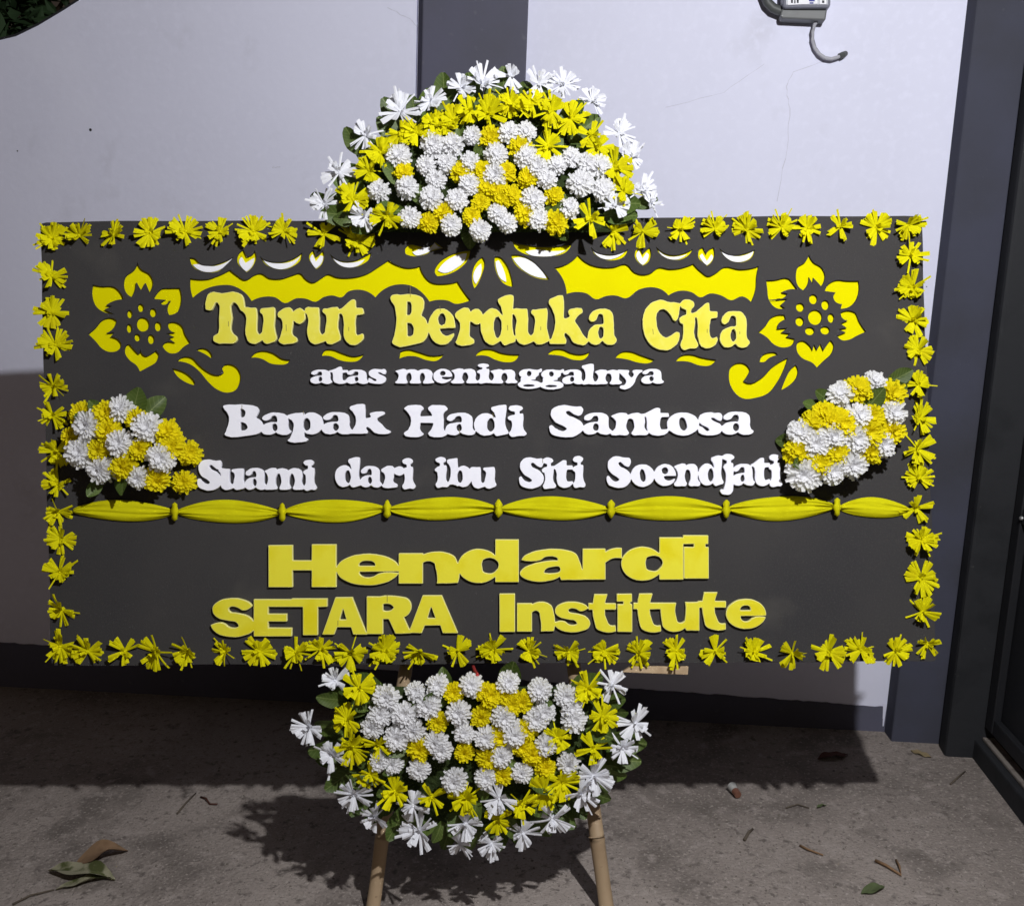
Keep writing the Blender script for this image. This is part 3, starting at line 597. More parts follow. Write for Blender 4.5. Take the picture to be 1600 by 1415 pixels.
TRIM = [(A5, n, o, w) for n, o, w in (
 ('crescent_inlay', [(52,210),(80,212),(110,240),(160,248),(220,235),(285,203),(250,240),(200,280),(150,287),(100,275),(65,250)], [(70,245),(110,243),(170,254),(230,240),(275,213),(200,276),(150,284),(105,273)]),
 ('crescent_inlay', [(420,203),(450,222),(510,232),(580,220),(640,182),(635,215),(590,255),(530,272),(480,262),(445,240)], [(430,209),(455,228),(520,239),(590,227),(630,200),(590,250),(530,269),(480,258)]),
 ('crescent_inlay', [(785,188),(815,215),(860,228),(920,222),(970,200),(1000,182),(990,215),(950,245),(890,262),(840,252),(805,225)], [(798,207),(840,232),(900,235),(965,217),(940,245),(890,260),(840,249)]),
 ('tulip_inlay', [(300,205),(315,180),(335,168),(352,205),(370,200),(392,170),(402,210),(385,250),(350,285),(318,258),(300,230)], [(312,225),(325,205),(345,237),(370,222),(390,210),(382,246),(350,281),(325,258)]),
 ('tulip_inlay', [(675,195),(690,175),(700,170),(712,205),(730,190),(748,170),(756,205),(740,245),(712,268),(690,245),(676,220)], [(682,212),(695,192),(712,230),(735,197),(750,202),(738,240),(712,264),(692,240)]),
 ('leaf_inlay', [(1175,165),(1200,140),(1240,145),(1300,150),(1330,125),(1380,160),(1330,170),(1270,195),(1210,200),(1180,190)], [(1215,180),(1250,165),(1275,152),(1310,157),(1330,130),(1350,150),(1375,157),(1320,168),(1270,191),(1230,195)]),
 ('leaf_inlay', [(1330,280),(1345,245),(1400,200),(1460,178),(1515,170),(1505,215),(1460,265),(1400,295),(1345,305)], [(1348,276),(1370,245),(1430,202),(1497,186),(1488,220),(1440,265),(1380,288)]),
 ('leaf_inlay', [(1525,320),(1530,270),(1550,230),(1580,205),(1592,230),(1580,290),(1555,345),(1538,368)], [(1532,318),(1542,272),(1572,240),(1572,290),(1545,345)]))] + [(A6, n, o, w) for n, o, w in (
 ('leaf_inlay', [(110,205),(130,203),(170,240),(195,300),(205,360),(160,345),(130,310),(112,260)], [(115,230),(130,222),(155,268),(170,335),(142,318),(120,270)]),
 ('leaf_inlay', [(195,195),(240,195),(300,220),(350,265),(395,322),(330,315),(260,280),(215,240)], [(205,213),(250,208),(310,235),(360,285),(380,316),(320,306),(250,266)]),
 ('leaf_inlay', [(200,110),(215,130),(260,140),(330,150),(430,150),(512,138),(480,180),(420,200),(350,205),(270,190),(220,160)], [(270,178),(330,167),(400,175),(480,170),(420,197),(350,202),(290,192)]),
 ('crescent_inlay', [(610,150),(640,180),(690,192),(750,190),(805,165),(780,205),(730,222),(670,215),(630,190)], [(620,167),(660,192),(720,200),(792,173),(745,208),(690,217),(640,194)]),
 ('tulip_inlay', [(840,200),(855,160),(868,155),(882,190),(905,165),(918,155),(925,195),(905,235),(880,250),(855,230)], [(848,195),(860,172),(880,214),(900,182),(912,192),(900,230),(880,246),(858,225)]),
 ('crescent_inlay', [(950,150),(985,180),(1030,195),(1090,188),(1142,163),(1120,195),(1070,220),(1010,215),(970,190)], [(965,175),(1010,202),(1070,202),(1112,190),(1062,217),(1010,212),(975,190)]),
 ('tulip_inlay', [(1170,190),(1182,160),(1195,155),(1212,190),(1230,165),(1250,155),(1255,195),(1240,230),(1215,252),(1190,230),(1172,210)], [(1177,200),(1190,187),(1215,227),(1238,192),(1246,202),(1236,228),(1215,248),(1192,226)]),
 ('crescent_inlay', [(1280,160),(1320,188),(1370,195),(1420,185),(1465,168),(1450,205),(1410,230),(1350,230),(1310,205)], [(1287,170),(1330,195),(1380,202),(1457,175),(1442,207),(1407,227),(1350,227),(1313,205)]))]
holes = []
def inlay(name, poly, m=None, hole=True, y=0.0075, th=0.003):
    q = smooth_poly(poly, 60, 4)
    if hole:
        holes.append(q)
        c = np.mean(q, axis=0); n = len(q); out = []
        area = sum(q[i][0] * q[(i + 1) % n][1] - q[(i + 1) % n][0] * q[i][1] for i in range(n)); sg = 1 if area > 0 else -1
        for i in range(n):
            a, b = q[i - 1], q[(i + 1) % n]; t = np.array([b[0] - a[0], b[1] - a[1]]); L = np.hypot(*t) + 1e-9
            out.append((q[i][0] + sg * t[1] / L * 1.6, q[i][1] - sg * t[0] / L * 1.6))
        q = out
    curve_part(name, [q], -y, th, m or M['inlay'], board, bevel=0.0)
for z, P, D in ((A4, PETALS_L, DOTS_L), (A7, PETALS_R, DOTS_R)):
    for q in P: inlay('petal_inlay', zz(*z, q))
    for (cx, cy, rx, ry) in D: inlay('dot_inlay', zz(*z, ell(cx, cy, rx, ry, 14)))
for q in SCROLLS: inlay('scroll_inlay', q)
for q in SWAGS: inlay('swag_inlay', q)
for q in WAVES: inlay('wave_inlay', q)
for z, n, o_, w_ in TRIM:
    inlay(n, zz(*z, o_))
    inlay(n.replace('_inlay', '_highlight'), zz(*z, w_), M['inlay_white'], False, 0.0045, 0.003)
# front sheet of felt with the ornaments cut out of it
edge = []
random.seed(12)
def run(a, b, n, amp, nor):
    for k in range(n):
        s = k / n; w = amp * (math.sin(s * 17 + a[0]) + 0.6 * math.sin(s * 41 + a[1]))
        edge.append((a[0] + (b[0] - a[0]) * s + nor[0] * w, a[1] + (b[1] - a[1]) * s + nor[1] * w))
run((72, 347), (1432, 337), 70, 0.7, (0, 1)); edge += [(1436, 338), (1439, 341)]
run((1440, 345), (1463, 1028), 40, 0.6, (1, 0)); edge += [(1463, 1029), (1460, 1032.5)]
run((1455, 1033), (88, 1039.5), 70, 0.6, (0, 1)); edge += [(83, 1039), (80.5, 1035)]
run((80, 1026), (63, 360), 40, 0.6, (1, 0)); edge += [(63, 353), (66, 349)]
curve_part('front_sheet', [edge] + holes, 0.0, 0.007, M['felt'], board, bevel=0.0004)
curve_part('backing_panel', [edge], -0.0112, 0.034, M['felt'], board, bevel=0.002)
def tr(x0, y0, s, L): return [(c, x0 + a * s, x0 + b * s, y0 + d * s, y0 + e * s) for c, a, b, d, e in L]
WORDS = [
 ('large pale yellow serif word starting the heading line', 'foam_yellow', SERIF, 1.3, tr(310,440,.175, [('T',60,410,548,95),('u',410,700,552,230),('r',705,955,550,240),('u',962,1270,555,230),('t',1250,1475,560,237)])),
 ('large pale yellow serif word in the middle of the heading line', 'foam_yellow', SERIF, 1.3, tr(600,440,.2375, [('B',42,290,412,85),('e',290,470,415,177),('r',465,650,415,180),('d',635,865,415,178),('u',858,1090,412,178),('k',1083,1345,412,178),('a',1340,1532,415,178)])),
 ('large pale yellow serif word ending the heading line', 'foam_yellow', SERIF, 1.3, tr(990,440,.125, [('C',110,580,858,225),('i',570,810,830,395),('t',740,1055,825,375),('a',1080,1452,820,365)])),
 ('small white serif word of four letters under the heading', 'foam_white', SERIF, 0.75, tr(480,560,.18125, [('a',25,215,218,95),('t',190,350,218,100),('a',335,528,218,95),('s',525,680,217,90)])),
 ('small white serif long word under the heading', 'foam_white', SERIF, 0.75, tr(480,560,.18125, [('m',757,1095,215,92),('e',1085,1250,213,90),('n',1238,1475,213,88),('i',1462,1592,210,90)]) + tr(760,555,.18125, [('n',30,270,240,122),('g',270,475,240,118),('g',462,665,245,122),('a',652,842,248,122),('l',820,945,248,122),('n',930,1168,248,125),('y',1130,1345,250,125),('a',1335,1530,245,118)])),
 ('white serif word starting the name line', 'foam_white', SERIF, 1.0, tr(340,620,.175, [('B',45,400,345,70),('a',385,655,337,140),('p',615,942,335,140),('a',928,1205,333,135),('k',1175,1545,330,135)])),
 ('white serif word in the middle of the name line', 'foam_white', SERIF, 1.0, tr(620,620,.1375, [('H',78,578,450,92),('a',550,895,433,180),('d',875,1268,440,188),('i',1260,1478,440,192)])),
 ('white serif word ending the name line', 'foam_white', SERIF, 1.0, tr(850,620,.2125, [('S',37,290,295,60),('a',285,498,275,115),('n',490,768,280,118),('t',718,920,283,120),('o',903,1142,283,115),('s',1135,1312,280,115),('a',1308,1540,277,108)])),
 ('white serif word touching the left side bouquet', 'foam_white', SERIF, 0.9, tr(300,700,.125, [('S',62,370,525,140),('u',345,662,520,255),('a',655,928,518,248),('m',905,1400,518,250),('i',1385,1558,518,250)])),
 ('white serif word second in its line', 'foam_white', SERIF, 0.9, tr(515,700,.16875, [('d',48,292,360,160),('a',280,482,362,165),('r',475,692,365,170),('i',665,795,372,172)])),
 ('white serif three letter word above the ribbon', 'foam_white', SERIF, 0.9, tr(515,700,.16875, [('i',972,1105,358,160),('b',1085,1320,360,165),('u',1310,1545,372,175)])),
 ('white serif four letter word above the ribbon', 'foam_white', SERIF, 0.9, tr(800,700,.08125, [('S',130,612,770,175),('i',575,850,765,345),('t',780,1175,755,335),('i',1160,1420,745,320)])),
 ('white serif word beside the right side bouquet', 'foam_white', SERIF, 0.85, tr(940,700,.18125, [('S',42,255,340,70),('o',252,458,332,140),('e',452,642,325,138),('n',625,852,325,135),('d',835,1052,322,135),('j',1020,1140,320,130),('a',1128,1322,322,135),('t',1290,1455,325,130),('i',1442,1562,325,130)])),
 ('wide yellow sans serif word below the ribbon', 'foam_yellow_deep', SANS, 0.6, tr(410,830,.225, [('H',40,518,388,95),('e',512,952,375,155),('n',945,1358,363,145)]) + tr(760,825,.225, [('d',-198,226,375,150),('a',230,668,372,145),('r',668,942,358,142),('d',938,1368,358,135),('i',1365,1545,350,130)])),
 ('yellow sans serif word in capitals at the bottom', 'foam_yellow_deep', SANS, 0.6, tr(320,920,.25625, [('S',35,302,290,58),('E',297,530,288,62),('T',528,748,282,58),('A',715,990,278,50),('R',986,1252,275,45),('A',1240,1545,268,38)])),
 ('yellow sans serif word at the lower right', 'foam_yellow_deep', SANS, 0.6, tr(770,915,.271875, [('I',38,128,265,45),('n',138,352,263,95),('s',350,560,265,93),('t',550,712,262,100),('i',712,802,265,105),('t',808,972,262,97),('u',968,1188,258,97),('t',1180,1345,250,88),('e',1340,1572,248,75)])),
]
for lab, mk, al, sg, L in WORDS:
    curve_part('lettering', word_outline(al, L, sg), 0.0105, 0.0102, M[mk], board, lab, bevel=0.0014 if mk != 'foam_white' else 0.0010)
flush_curves()
for (u, v, du, dv) in ((357, 506, 0, 4), (447, 512, .4, 5), (545, 514, 0, 3), (641, 455, 0, 9), (687, 482, 1, 4), (793, 512, .5, 4), (845, 513, 0, 3), (1020, 518, 1, 4), (1105, 517, 0, 3), (1156, 520, 0, 2),
                       (378, 636, 0, 4), (474, 645, 0, 3), (718, 674, 0, 4), (770, 649, 1, 4), (605, 934, 0, 6), (528, 973, 0, 4), (848, 720, 0, 3)):
    w_ = MB(); q0, q1 = bd(u, v - dv, .0108), bd(u + du, v + dv, .0108)
    w_.add([q0 + Vector((-.0006, 0, 0)), q1 + Vector((-.0006, 0, 0)), q1 + Vector((.0006, 0, 0)), q0 + Vector((.0006, 0, 0)), q0 + Vector((0, -.0004, 0)), q1 + Vector((0, -.0004, 0))],
           [(0, 1, 5, 4), (4, 5, 2, 3)])
    w_.build('knife_nick', M['nick'], board)

# ------------------------------------------------------------------ flowers
def strip_flower(seed, Rr=0.043):
    rng = random.Random(seed); b = MB(); n = rng.randint(17, 21); gap = rng.uniform(0, 6.28)
    strips = []; nf = rng.randint(5, 7)
    for gI in range(nf):
        a0 = gap + gI * 2 * math.pi / nf + rng.uniform(-.3, .3); eg = rng.choice((.05, .15, .3, .55, .85)) + rng.uniform(-.1, .1)
        m_ = rng.randint(2, 5); sp = rng.uniform(.14, .24)
        Lg = Rr * (rng.uniform(.82, 1.08) if eg < .5 else rng.uniform(.65, .9))
        for j in range(m_):
            strips.append((a0 + (j - (m_ - 1) / 2) * sp + rng.uniform(-.05, .05), eg + rng.uniform(-.1, .1), Lg * rng.uniform(.9, 1.06), rng.choice((.0032, .0042, .005, .0058))))
    for j in range(rng.randint(2, 5)):
        strips.append((rng.uniform(0, 6.28), rng.uniform(.0, .5), Rr * rng.uniform(.95, 1.2), rng.choice((.0016, .0024, .003))))
    for j in range(4):
        strips.append((rng.uniform(0, 6.28), rng.uniform(.8, 1.2), Rr * rng.uniform(.4, .6), rng.choice((.004, .005))))
    for (az, e0, L, w1) in strips:
        w1 = w1 * Rr / .043; w0 = min(w1, .0022)
        d = Vector((math.cos(az), math.sin(az), 0)); s = Vector((-d.y, d.x, 0)); roll = rng.uniform(-.45, .45); bend = rng.uniform(-.55, .35)
        ns = 4; P = []; pos = Vector((0, 0, .007)); skew = rng.uniform(-.35, .35)
        for k in range(ns + 1):
            t = k / ns; e = e0 + bend * t
            if k: pos = pos + (d * math.cos(e) + Vector((0, 0, math.sin(e)))) * (L / ns)
            up = Vector((0, 0, 1)) * math.cos(e) - d * math.sin(e)
            w = (w0 + (w1 - w0) * min(1, t * 1.5)) ; side = s * math.cos(roll * t) + up * math.sin(roll * t)
            sh = (d * skew * w if k == ns else Vector((0, 0, 0)))
            P += [pos - side * w + sh, pos + up * w * .28, pos + side * w - sh]
        f = []
        for k in range(ns):
            for c in (0, 1): f.append((k * 3 + c, k * 3 + c + 1, (k + 1) * 3 + c + 1, (k + 1) * 3 + c))
        b.add(P, f)
    core = [(0, 0, .016)] + [(.0055 * math.cos(k * 1.0472), .0055 * math.sin(k * 1.0472), .008) for k in range(6)] + [(.006 * math.cos(k * 1.0472), .006 * math.sin(k * 1.0472), 0) for k in range(6)]
    b.add(core, [(0, 1 + k, 1 + (k + 1) % 6) for k in range(6)] + [(1 + k, 7 + k, 7 + (k + 1) % 6, 1 + (k + 1) % 6) for k in range(6)])
    return b
def mum(seed, Rr=0.029):
    rng = random.Random(seed); b = MB(); q = Rr / .029
    tilt = rng.uniform(0, .12)
    for (e0, cnt, L0, z0) in ((-.42, 22, 1.02, .008), (-.16, 21, .98, .0125), (.08, 18, .86, .0165), (.32, 14, .66, .0195), (.62, 9, .42, .0215)):
        off = rng.uniform(0, 6.28)
        for i in range(cnt):
            if rng.random() < .04: continue
            az = off + i * 2 * math.pi / cnt + rng.uniform(-.13, .13); e = e0 + rng.uniform(-.14, .14); L = Rr * L0 * rng.uniform(.82, 1.1)
            d = Vector((math.cos(az), math.sin(az), 0)); s = Vector((-d.y, d.x, 0)); curl = rng.uniform(-.1, .55)
            pos = Vector((0, 0, z0 * q)); P = []
            for k, w in enumerate((.0018, .0034, .0040, .0026)):
                t = k / 3; ee = e + curl * t * t
                if k: pos = pos + (d * math.cos(ee) + Vector((0, 0, math.sin(ee)))) * (L / 3)
                up = Vector((0, 0, 1)) * math.cos(ee) - d * math.sin(ee)
                P += [pos - s * w * q + up * w * .35 * q, pos - up * w * .25 * q, pos + s * w * q + up * w * .35 * q]
            b.add(P, [(k * 3 + c, k * 3 + c + 1, (k + 1) * 3 + c + 1, (k + 1) * 3 + c) for k in range(3) for c in (0, 1)])
    r = .55 * Rr
    dome = [(0, 0, .0215 * q)] + [(r * .6 * math.cos(k * .7854), r * .6 * math.sin(k * .7854), .016 * q) for k in range(8)] + [(r * math.cos(k * .7854), r * math.sin(k * .7854), 0) for k in range(8)]
    b.add(dome, [(0, 1 + k, 1 + (k + 1) % 8) for k in range(8)] + [(1 + k, 9 + k, 9 + (k + 1) % 8, 1 + (k + 1) % 8) for k in range(8)])
    return b
MESH = {'ys': [strip_flower(100 + i).mesh('flower', M['strip_yellow']) for i in range(16)],
        'ws': [strip_flower(300 + i, .044).mesh('flower', M['strip_white']) for i in range(12)],
        'wm': [mum(500 + i).mesh('flower', M['mum_white']) for i in range(10)],
        'ym': [mum(700 + i, .028).mesh('flower', M['mum_yellow']) for i in range(8)]}
RNG = random.Random(77)
CNT = {}
def flower(kind, parent, pos, nrm, scale=1.0):
    lst = MESH[kind]; CNT[kind] = CNT.get(kind, 0) + 1
    o = link('flower', lst[(CNT[kind] * 7 + RNG.randint(0, 2)) % len(lst)], parent)
    q = Vector(nrm).normalized().to_track_quat('Z', 'Y') @ Quaternion((0, 0, 1), RNG.uniform(0, 6.28))
    o.rotation_mode = 'QUATERNION'; o.rotation_quaternion = q; o.location = pos
    o.scale = (scale * RNG.uniform(.95, 1.05), scale * RNG.uniform(.95, 1.05), scale)
    return o
BORDER = [(78,371),(123,367),(176,366),(232,363),(286,361),(341,362),(393,360),(442,360),(505,365),(557,374),(959,360),(1006,360),(1063,357),(1118,357),(1169,357),(1223,354),(1263,355),(1316,353),(1370,353),(1420,350),
 (77,431),(77,487),(83,538),(82,602),(79,649),(85,704),(88,758),(87,798),(92,843),(90,895),(95,952),(92,1010),
 (135,1018),(192,1018),(244,1019),(292,1017),(351,1019),(404,1018),(461,1021),(500,1014),(547,1021),(600,1018),(656,1018),(715,1018),(770,1015),(827,1018),(889,1018),(945,1018),(999,1021),(1057,1018),(1118,1018),(1178,1021),(1238,1020),(1297,1020),(1347,1017),(1401,1018),(1450,1005),
 (1425,399),(1429,448),(1429,499),(1437,546),(1437,602),(1439,654),(1434,702),(1438,747),(1434,793),(1441,844),(1442,904),(1443,955)]
for (u, v) in BORDER:
    flower('ys', board, bd(u, v, 0.012) + Vector((0, 0.0135, 0)), (RNG.uniform(-.35, .35), -1, RNG.uniform(-.35, .3)), RNG.uniform(.82, .97))

# ------------------------------------------------------------------ ribbon across the board
KNOT = [(113, 797), (273, 799), (441, 800), (605, 795), (779, 794), (955, 795), (1135, 795), (1308, 792), (1424, 795)]
HH = [16, 17.5, 17.5, 17.5, 18, 18.5, 18.5, 15.5]
for i in range(8):
    (u0, v0), (u1, v1) = KNOT[i], KNOT[i + 1]; h = HH[i]; rng = random.Random(40 + i)
    b = MB(); nu, nv = 36, 22; ph = rng.uniform(0, 6.28); n1 = rng.uniform(.35, .62); f1 = rng.uniform(7, 13); f2 = rng.uniform(17, 27); skw = rng.uniform(-.12, .12); e0 = (6 if i else 2)
    ln = (v1 - v0)
    for a in range(nu + 1):
        s = a / nu; hh = 2.6 + (h * 1.03 - 2.6) * max(0.0, math.sin(math.pi * s)) ** 0.72
        endk = (abs(2 * s - 1)) ** 1.6
        for c in range(nv + 1):
            t = c / nv; y = (t - .5) * 2 + skw * math.sin(math.pi * s) * (1 - (2 * t - 1) ** 2)
            u = u0 + e0 * .7 + (u1 - u0 - e0 * 1.4) * s; v = v0 + ln * s + y * hh + 1.2 * math.sin(6 * s + ph)
            bul = .004 + .009 * math.sqrt(max(0, 1 - y * y)) * (1 - .35 * endk)
            pl = (endk + .12) * .0046 * (math.sin(f1 * t + ph + 1.1 * math.sin(4 * s + ph)) + .6 * math.sin(f2 * t + 2 * ph - 1.5 * s)) * math.sqrt(max(0, 1 - y * y))
            cr = -.0055 * math.exp(-((t - n1 - .1 * (s - .5)) / .045) ** 2) * (0.35 + .65 * endk) * math.sqrt(max(0, 1 - y * y))
            b.v.append(tuple(bd(u, v, max(.001, bul + pl + cr))))
    b.f = [(a * (nv + 1) + c, a * (nv + 1) + c + 1, (a + 1) * (nv + 1) + c + 1, (a + 1) * (nv + 1) + c) for a in range(nu) for c in range(nv)]
    b.m = [0] * len(b.f); b.build('ribbon', M['cloth'], board, smooth=True)
for i, (u, v) in enumerate(KNOT[1:-1]):
    b = MB(); nu, nv = 12, 10; rng = random.Random(i + 9)
    for a in range(nu):
        th = 2 * math.pi * a / nu
        for c in range(nv + 1):
            t = c / nv * 2 - 1; w = (5.2 * math.sqrt(max(0, 1 - t * t)) * (1 + .22 * math.cos(t * 7 + i)) + .8)
            q = bd(u + w * math.cos(th) + 1.5 * t * rng.choice((-1, 1)) * 0.3, v + 14.5 * t, 0.016 + .0125 * math.sqrt(max(0, 1 - t * t)) * math.sin(th))
            b.v.append(tuple(q))
    b.f = [(a * (nv + 1) + c, a * (nv + 1) + c + 1, ((a + 1) % nu) * (nv + 1) + c + 1, ((a + 1) % nu) * (nv + 1) + c) for a in range(nu) for c in range(nv)]
    b.m = [0] * len(b.f); b.build('knot', M['cloth'], board, smooth=True)

# ------------------------------------------------------------------ flower arrangements
def leaf_mesh(seed, L=.115, w=.033):
    rng = random.Random(seed); b = MB(); n = 8; curl = rng.uniform(-.5, .9); fold = rng.uniform(.15, .45); wave = rng.uniform(0, 6)
    pos = Vector((0, 0, 0))
    for k in range(n + 1):
        t = k / n; e = .1 - curl * t
        if k: pos = pos + Vector((math.cos(e), 0, math.sin(e))) * (L / n)
        ww = w * max(.04, math.sin(math.pi * (t * .93 + .05)) ** .6) * (1 + .06 * math.sin(9 * t + wave))
        for c in (-1, -.5, 0, .5, 1):
            b.v.append((pos.x, pos.y + ww * c, pos.z + abs(c) * ww * fold + .0015 * math.sin(8 * t + 4 * c + wave)))
    b.f = [(k * 5 + c, k * 5 + c + 1, (k + 1) * 5 + c + 1, (k + 1) * 5 + c) for k in range(n) for c in range(4)]
    b.m = [0] * len(b.f)
    return b.mesh('leaf', M['leaf'], True)
LEAVES = [leaf_mesh(i) for i in range(8)]
def leaf(parent, pos, ang, tilt, scale=1.0, lean=0.0):
    """leaf in the board frame pointing along ang (0 = right, pi/2 = up); tilt raises its tip towards the viewer"""
    o = link('leaf', LEAVES[RNG.randint(0, 7)], parent); o.rotation_mode = 'QUATERNION'
    d = Vector((math.cos(ang) * math.cos(tilt), -math.sin(tilt), math.sin(ang) * math.cos(tilt)))
    nrm = Vector((0, -1, 0)); nrm = (nrm - d * nrm.dot(d)).normalized(); s = nrm.cross(d)
    R = Matrix((d, s, nrm)).transposed().to_quaternion() @ Quaternion((1, 0, 0), lean)
    o.rotation_quaternion = R; o.location = pos; o.scale = (scale,) * 3
    return o
def arrangement(name, label, c, rx, ry, flowers, hmax, cut=None, rot_=0.0, leaves=(), fs=(1.0, 1.0), base=0.0, inner=20):
    """c, rx, ry: centre and half axes of the dome in photo pixels; flowers {kind: [(u, v)...]}"""
    o0 = bd(c[0], c[1], 0.0)
    root = empty(name, label, 'flower arrangement', BMAT @ Matrix.Translation(o0))
    cr, sr = math.cos(rot_), math.sin(rot_)
    def rr(u, v):
        du, dv = u - c[0], v - c[1]; a = (du * cr + dv * sr) / rx; b_ = (-du * sr + dv * cr) / ry
        return math.hypot(a, b_), a, b_
    def height(u, v):
        r, _, _ = rr(u, v); return base + .012 + hmax * math.sqrt(max(0, 1 - min(1, r * .97) ** 2))
    fb = MB(); nr, na = 7, 28
    for j in range(nr + 1):
        for k in range(na):
            r = .80 * j / nr; a = 2 * math.pi * k / na; x, y = rx * r * math.cos(a), ry * r * math.sin(a)
            u, v = c[0] + x * cr - y * sr, c[1] + x * sr + y * cr
            if cut: v = min(v, cut) if cut > c[1] - 1 else max(v, -cut)
            fb.v.append(tuple(bd(u, v, max(base + .002, (height(u, v) - .022) if j < nr else base + .002)) - o0))
    fb.f = [(j * na + k, j * na + (k + 1) % na, (j + 1) * na + (k + 1) % na, (j + 1) * na + k) for j in range(nr) for k in range(na)]
    fb.m = [0] * len(fb.f); fb.build('foam_base', M['moss'], root, smooth=True)
    for kind, pts in flowers.items():
        for (u, v) in pts:
            h = height(u, v); r, a, b_ = rr(u, v)
            e = .012 if kind in ('ws', 'ys') else (.007 if kind == 'wm' else 0.0)
            P = bd(u, v, h + .012 + e)
            g0 = (bd(u + 4, v, height(u + 4, v)) - bd(u - 4, v, height(u - 4, v))); g1 = (bd(u, v - 4, height(u, v - 4)) - bd(u, v + 4, height(u, v + 4)))
            n = g0.cross(g1).normalized()
            if n.y > 0: n = -n
            n = (n + Vector((0, -.75, 0)) + Vector((RNG.uniform(-.25, .25), 0, RNG.uniform(-.25, .25)))).normalized()
            big = fs[0] if kind in ('ws', 'ys') else fs[1]
            flower(kind, root, P - n * .012 - o0, n, big * RNG.uniform(.86, 1.14) * ({'wm': .95, 'ym': .95}.get(kind, 1.0)))
    for (u, v, ang, sc) in leaves:
        leaf(root, bd(u, v, base + .014 + RNG.uniform(0, .012)) - o0, ang, RNG.uniform(.0, .3), sc, RNG.uniform(-.4, .4))
    for k in range(inner):
        a = RNG.uniform(0, 6.28); r = RNG.uniform(.25, .85); x, y = rx * r * math.cos(a), ry * r * math.sin(a)
        u, v = c[0] + x * cr - y * sr, c[1] + x * sr + y * cr
        if cut and ((cut > c[1] - 1 and v > cut - 6) or (cut < 0 and v < -cut + 6)): continue
        leaf(root, bd(u, v, height(u, v) - .012) - o0, math.atan2(-(v - c[1]), u - c[0]) + RNG.uniform(-.6, .6), RNG.uniform(.1, .5), RNG.uniform(.42, .66), RNG.uniform(-.6, .6))
    return root
def zp(x0, y0, s, pts): return [(x0 + a * s, y0 + b * s) for a, b in pts]
T = (440, 80, .3875)
top_flowers = {
 'ws': zp(*T, [(475,240),(600,195),(725,140),(810,125),(925,95),(1040,125),(1140,130),(1255,190),(335,335),(230,485),(165,615),(330,665),(1365,325),(1415,420),(1455,555),(1350,620),(1495,610)]),
 'ys': zp(*T, [(395,405),(350,480),(480,330),(545,325),(610,290),(690,275),(755,235),(830,250),(920,205),(1010,205),(1090,235),(1170,265),(1250,335),(1280,385),(1345,465),(1385,560),(1075,380),(285,595),(425,665),(1245,675),(650,300),(960,225)]),
 'wm': zp(*T, [(470,420),(610,375),(690,375),(770,340),(915,325),(985,325),(865,415),(985,420),(1165,425),(580,460),(665,450),(760,445),(1030,465),(1110,455),(1240,455),(1285,465),(505,545),(620,515),(755,535),(860,500),(1070,515),(1205,530),(390,560),(605,590),(705,595),(1015,600),(1300,560),(515,670),(870,650),(910,690),(1160,630),(685,700),(800,720),(1035,675)]),
 'ym': zp(*T, [(840,350),(960,385),(490,485),(720,485),(805,485),(905,485),(990,510),(860,560),(930,580),(800,610),(765,665),(650,645),(590,690),(1100,585),(985,655),(1105,690),(825,545),(885,590)])}
top_leaves = []
for k in range(26):
    a = math.pi * (k + .5) / 26
    top_leaves.append((752 + 192 * math.cos(a), 350 - 182 * math.sin(a), a + RNG.uniform(-.4, .4), RNG.uniform(.55, .8)))
for (u, v, a) in ((640, 344, 3.5), (735, 340, 4.7), (560, 333, 3.4), (590, 343, 3.7), (850, 345, 5.7), (900, 338, 6.0), (950, 335, 6.1), (520, 318, 2.9), (990, 322, .3)):
    top_leaves.append((u, v, a, RNG.uniform(.45, .65)))
arrangement('flower_arrangement', 'large dome of white and yellow flowers crowning the top of the board', (752, 362), 268, 262, top_flowers, .052, cut=363, leaves=top_leaves, fs=(.92, .98), inner=42)
Bz = (440, 1020, .375)
bot_flowers = {
 'ws': zp(*Bz, [(220,115),(110,310),(205,425),(300,595),(385,690),(570,745),(545,640),(740,805),(765,715),(875,800),(1005,755),(1130,695),(1250,590),(1300,515),(1425,400),(1475,295),(1380,135),(905,610)]),
 'ys': zp(*Bz, [(320,145),(265,280),(290,395),(365,510),(400,385),(470,580),(625,605),(765,610),(900,700),(1000,630),(1095,580),(1170,540),(1150,355),(1300,400),(1340,265),(1280,150)]),
 'wm': zp(*Bz, [(435,185),(555,160),(650,135),(790,135),(945,125),(1075,155),(1185,180),(610,220),(735,250),(925,270),(1095,250),(1220,280),(410,260),(510,255),(375,310),(480,355),(550,325),(665,405),(760,335),(850,355),(970,340),(1100,385),(405,455),(460,465),(570,485),(850,520),(915,430),(1000,500),(1195,465),(720,535),(1210,230),(1060,280),(640,370)]),
 'ym': zp(*Bz, [(715,165),(845,165),(935,180),(1000,205),(650,290),(830,270),(575,400),(760,415),(910,350),(1020,315),(1000,390),(1045,420),(1100,480),(860,440),(920,510),(960,215),(870,180)])}
bot_leaves = []
for k in range(26):
    a = math.pi + math.pi * (k + .5) / 26
    bot_leaves.append((745 + 205 * math.cos(a), 1145 - 130 * math.sin(a), a + RNG.uniform(-.4, .4), RNG.uniform(.55, .8)))
for (u, v, a) in ((600, 1082, 2.7), (560, 1090, 2.9), (890, 1082, .5), (930, 1100, .2), (700, 1085, 1.8), (790, 1085, 1.3), (940, 1115, 0.2), (545, 1135, 3.2)):
    bot_leaves.append((u, v, a, RNG.uniform(.5, .8)))
arrangement('flower_arrangement', 'low bowl of white and yellow flowers hanging under the board between the bamboo legs', (743, 1140), 275, 195, bot_flowers, .10, cut=-1072, leaves=bot_leaves, fs=(.95, 1.0), inner=42)
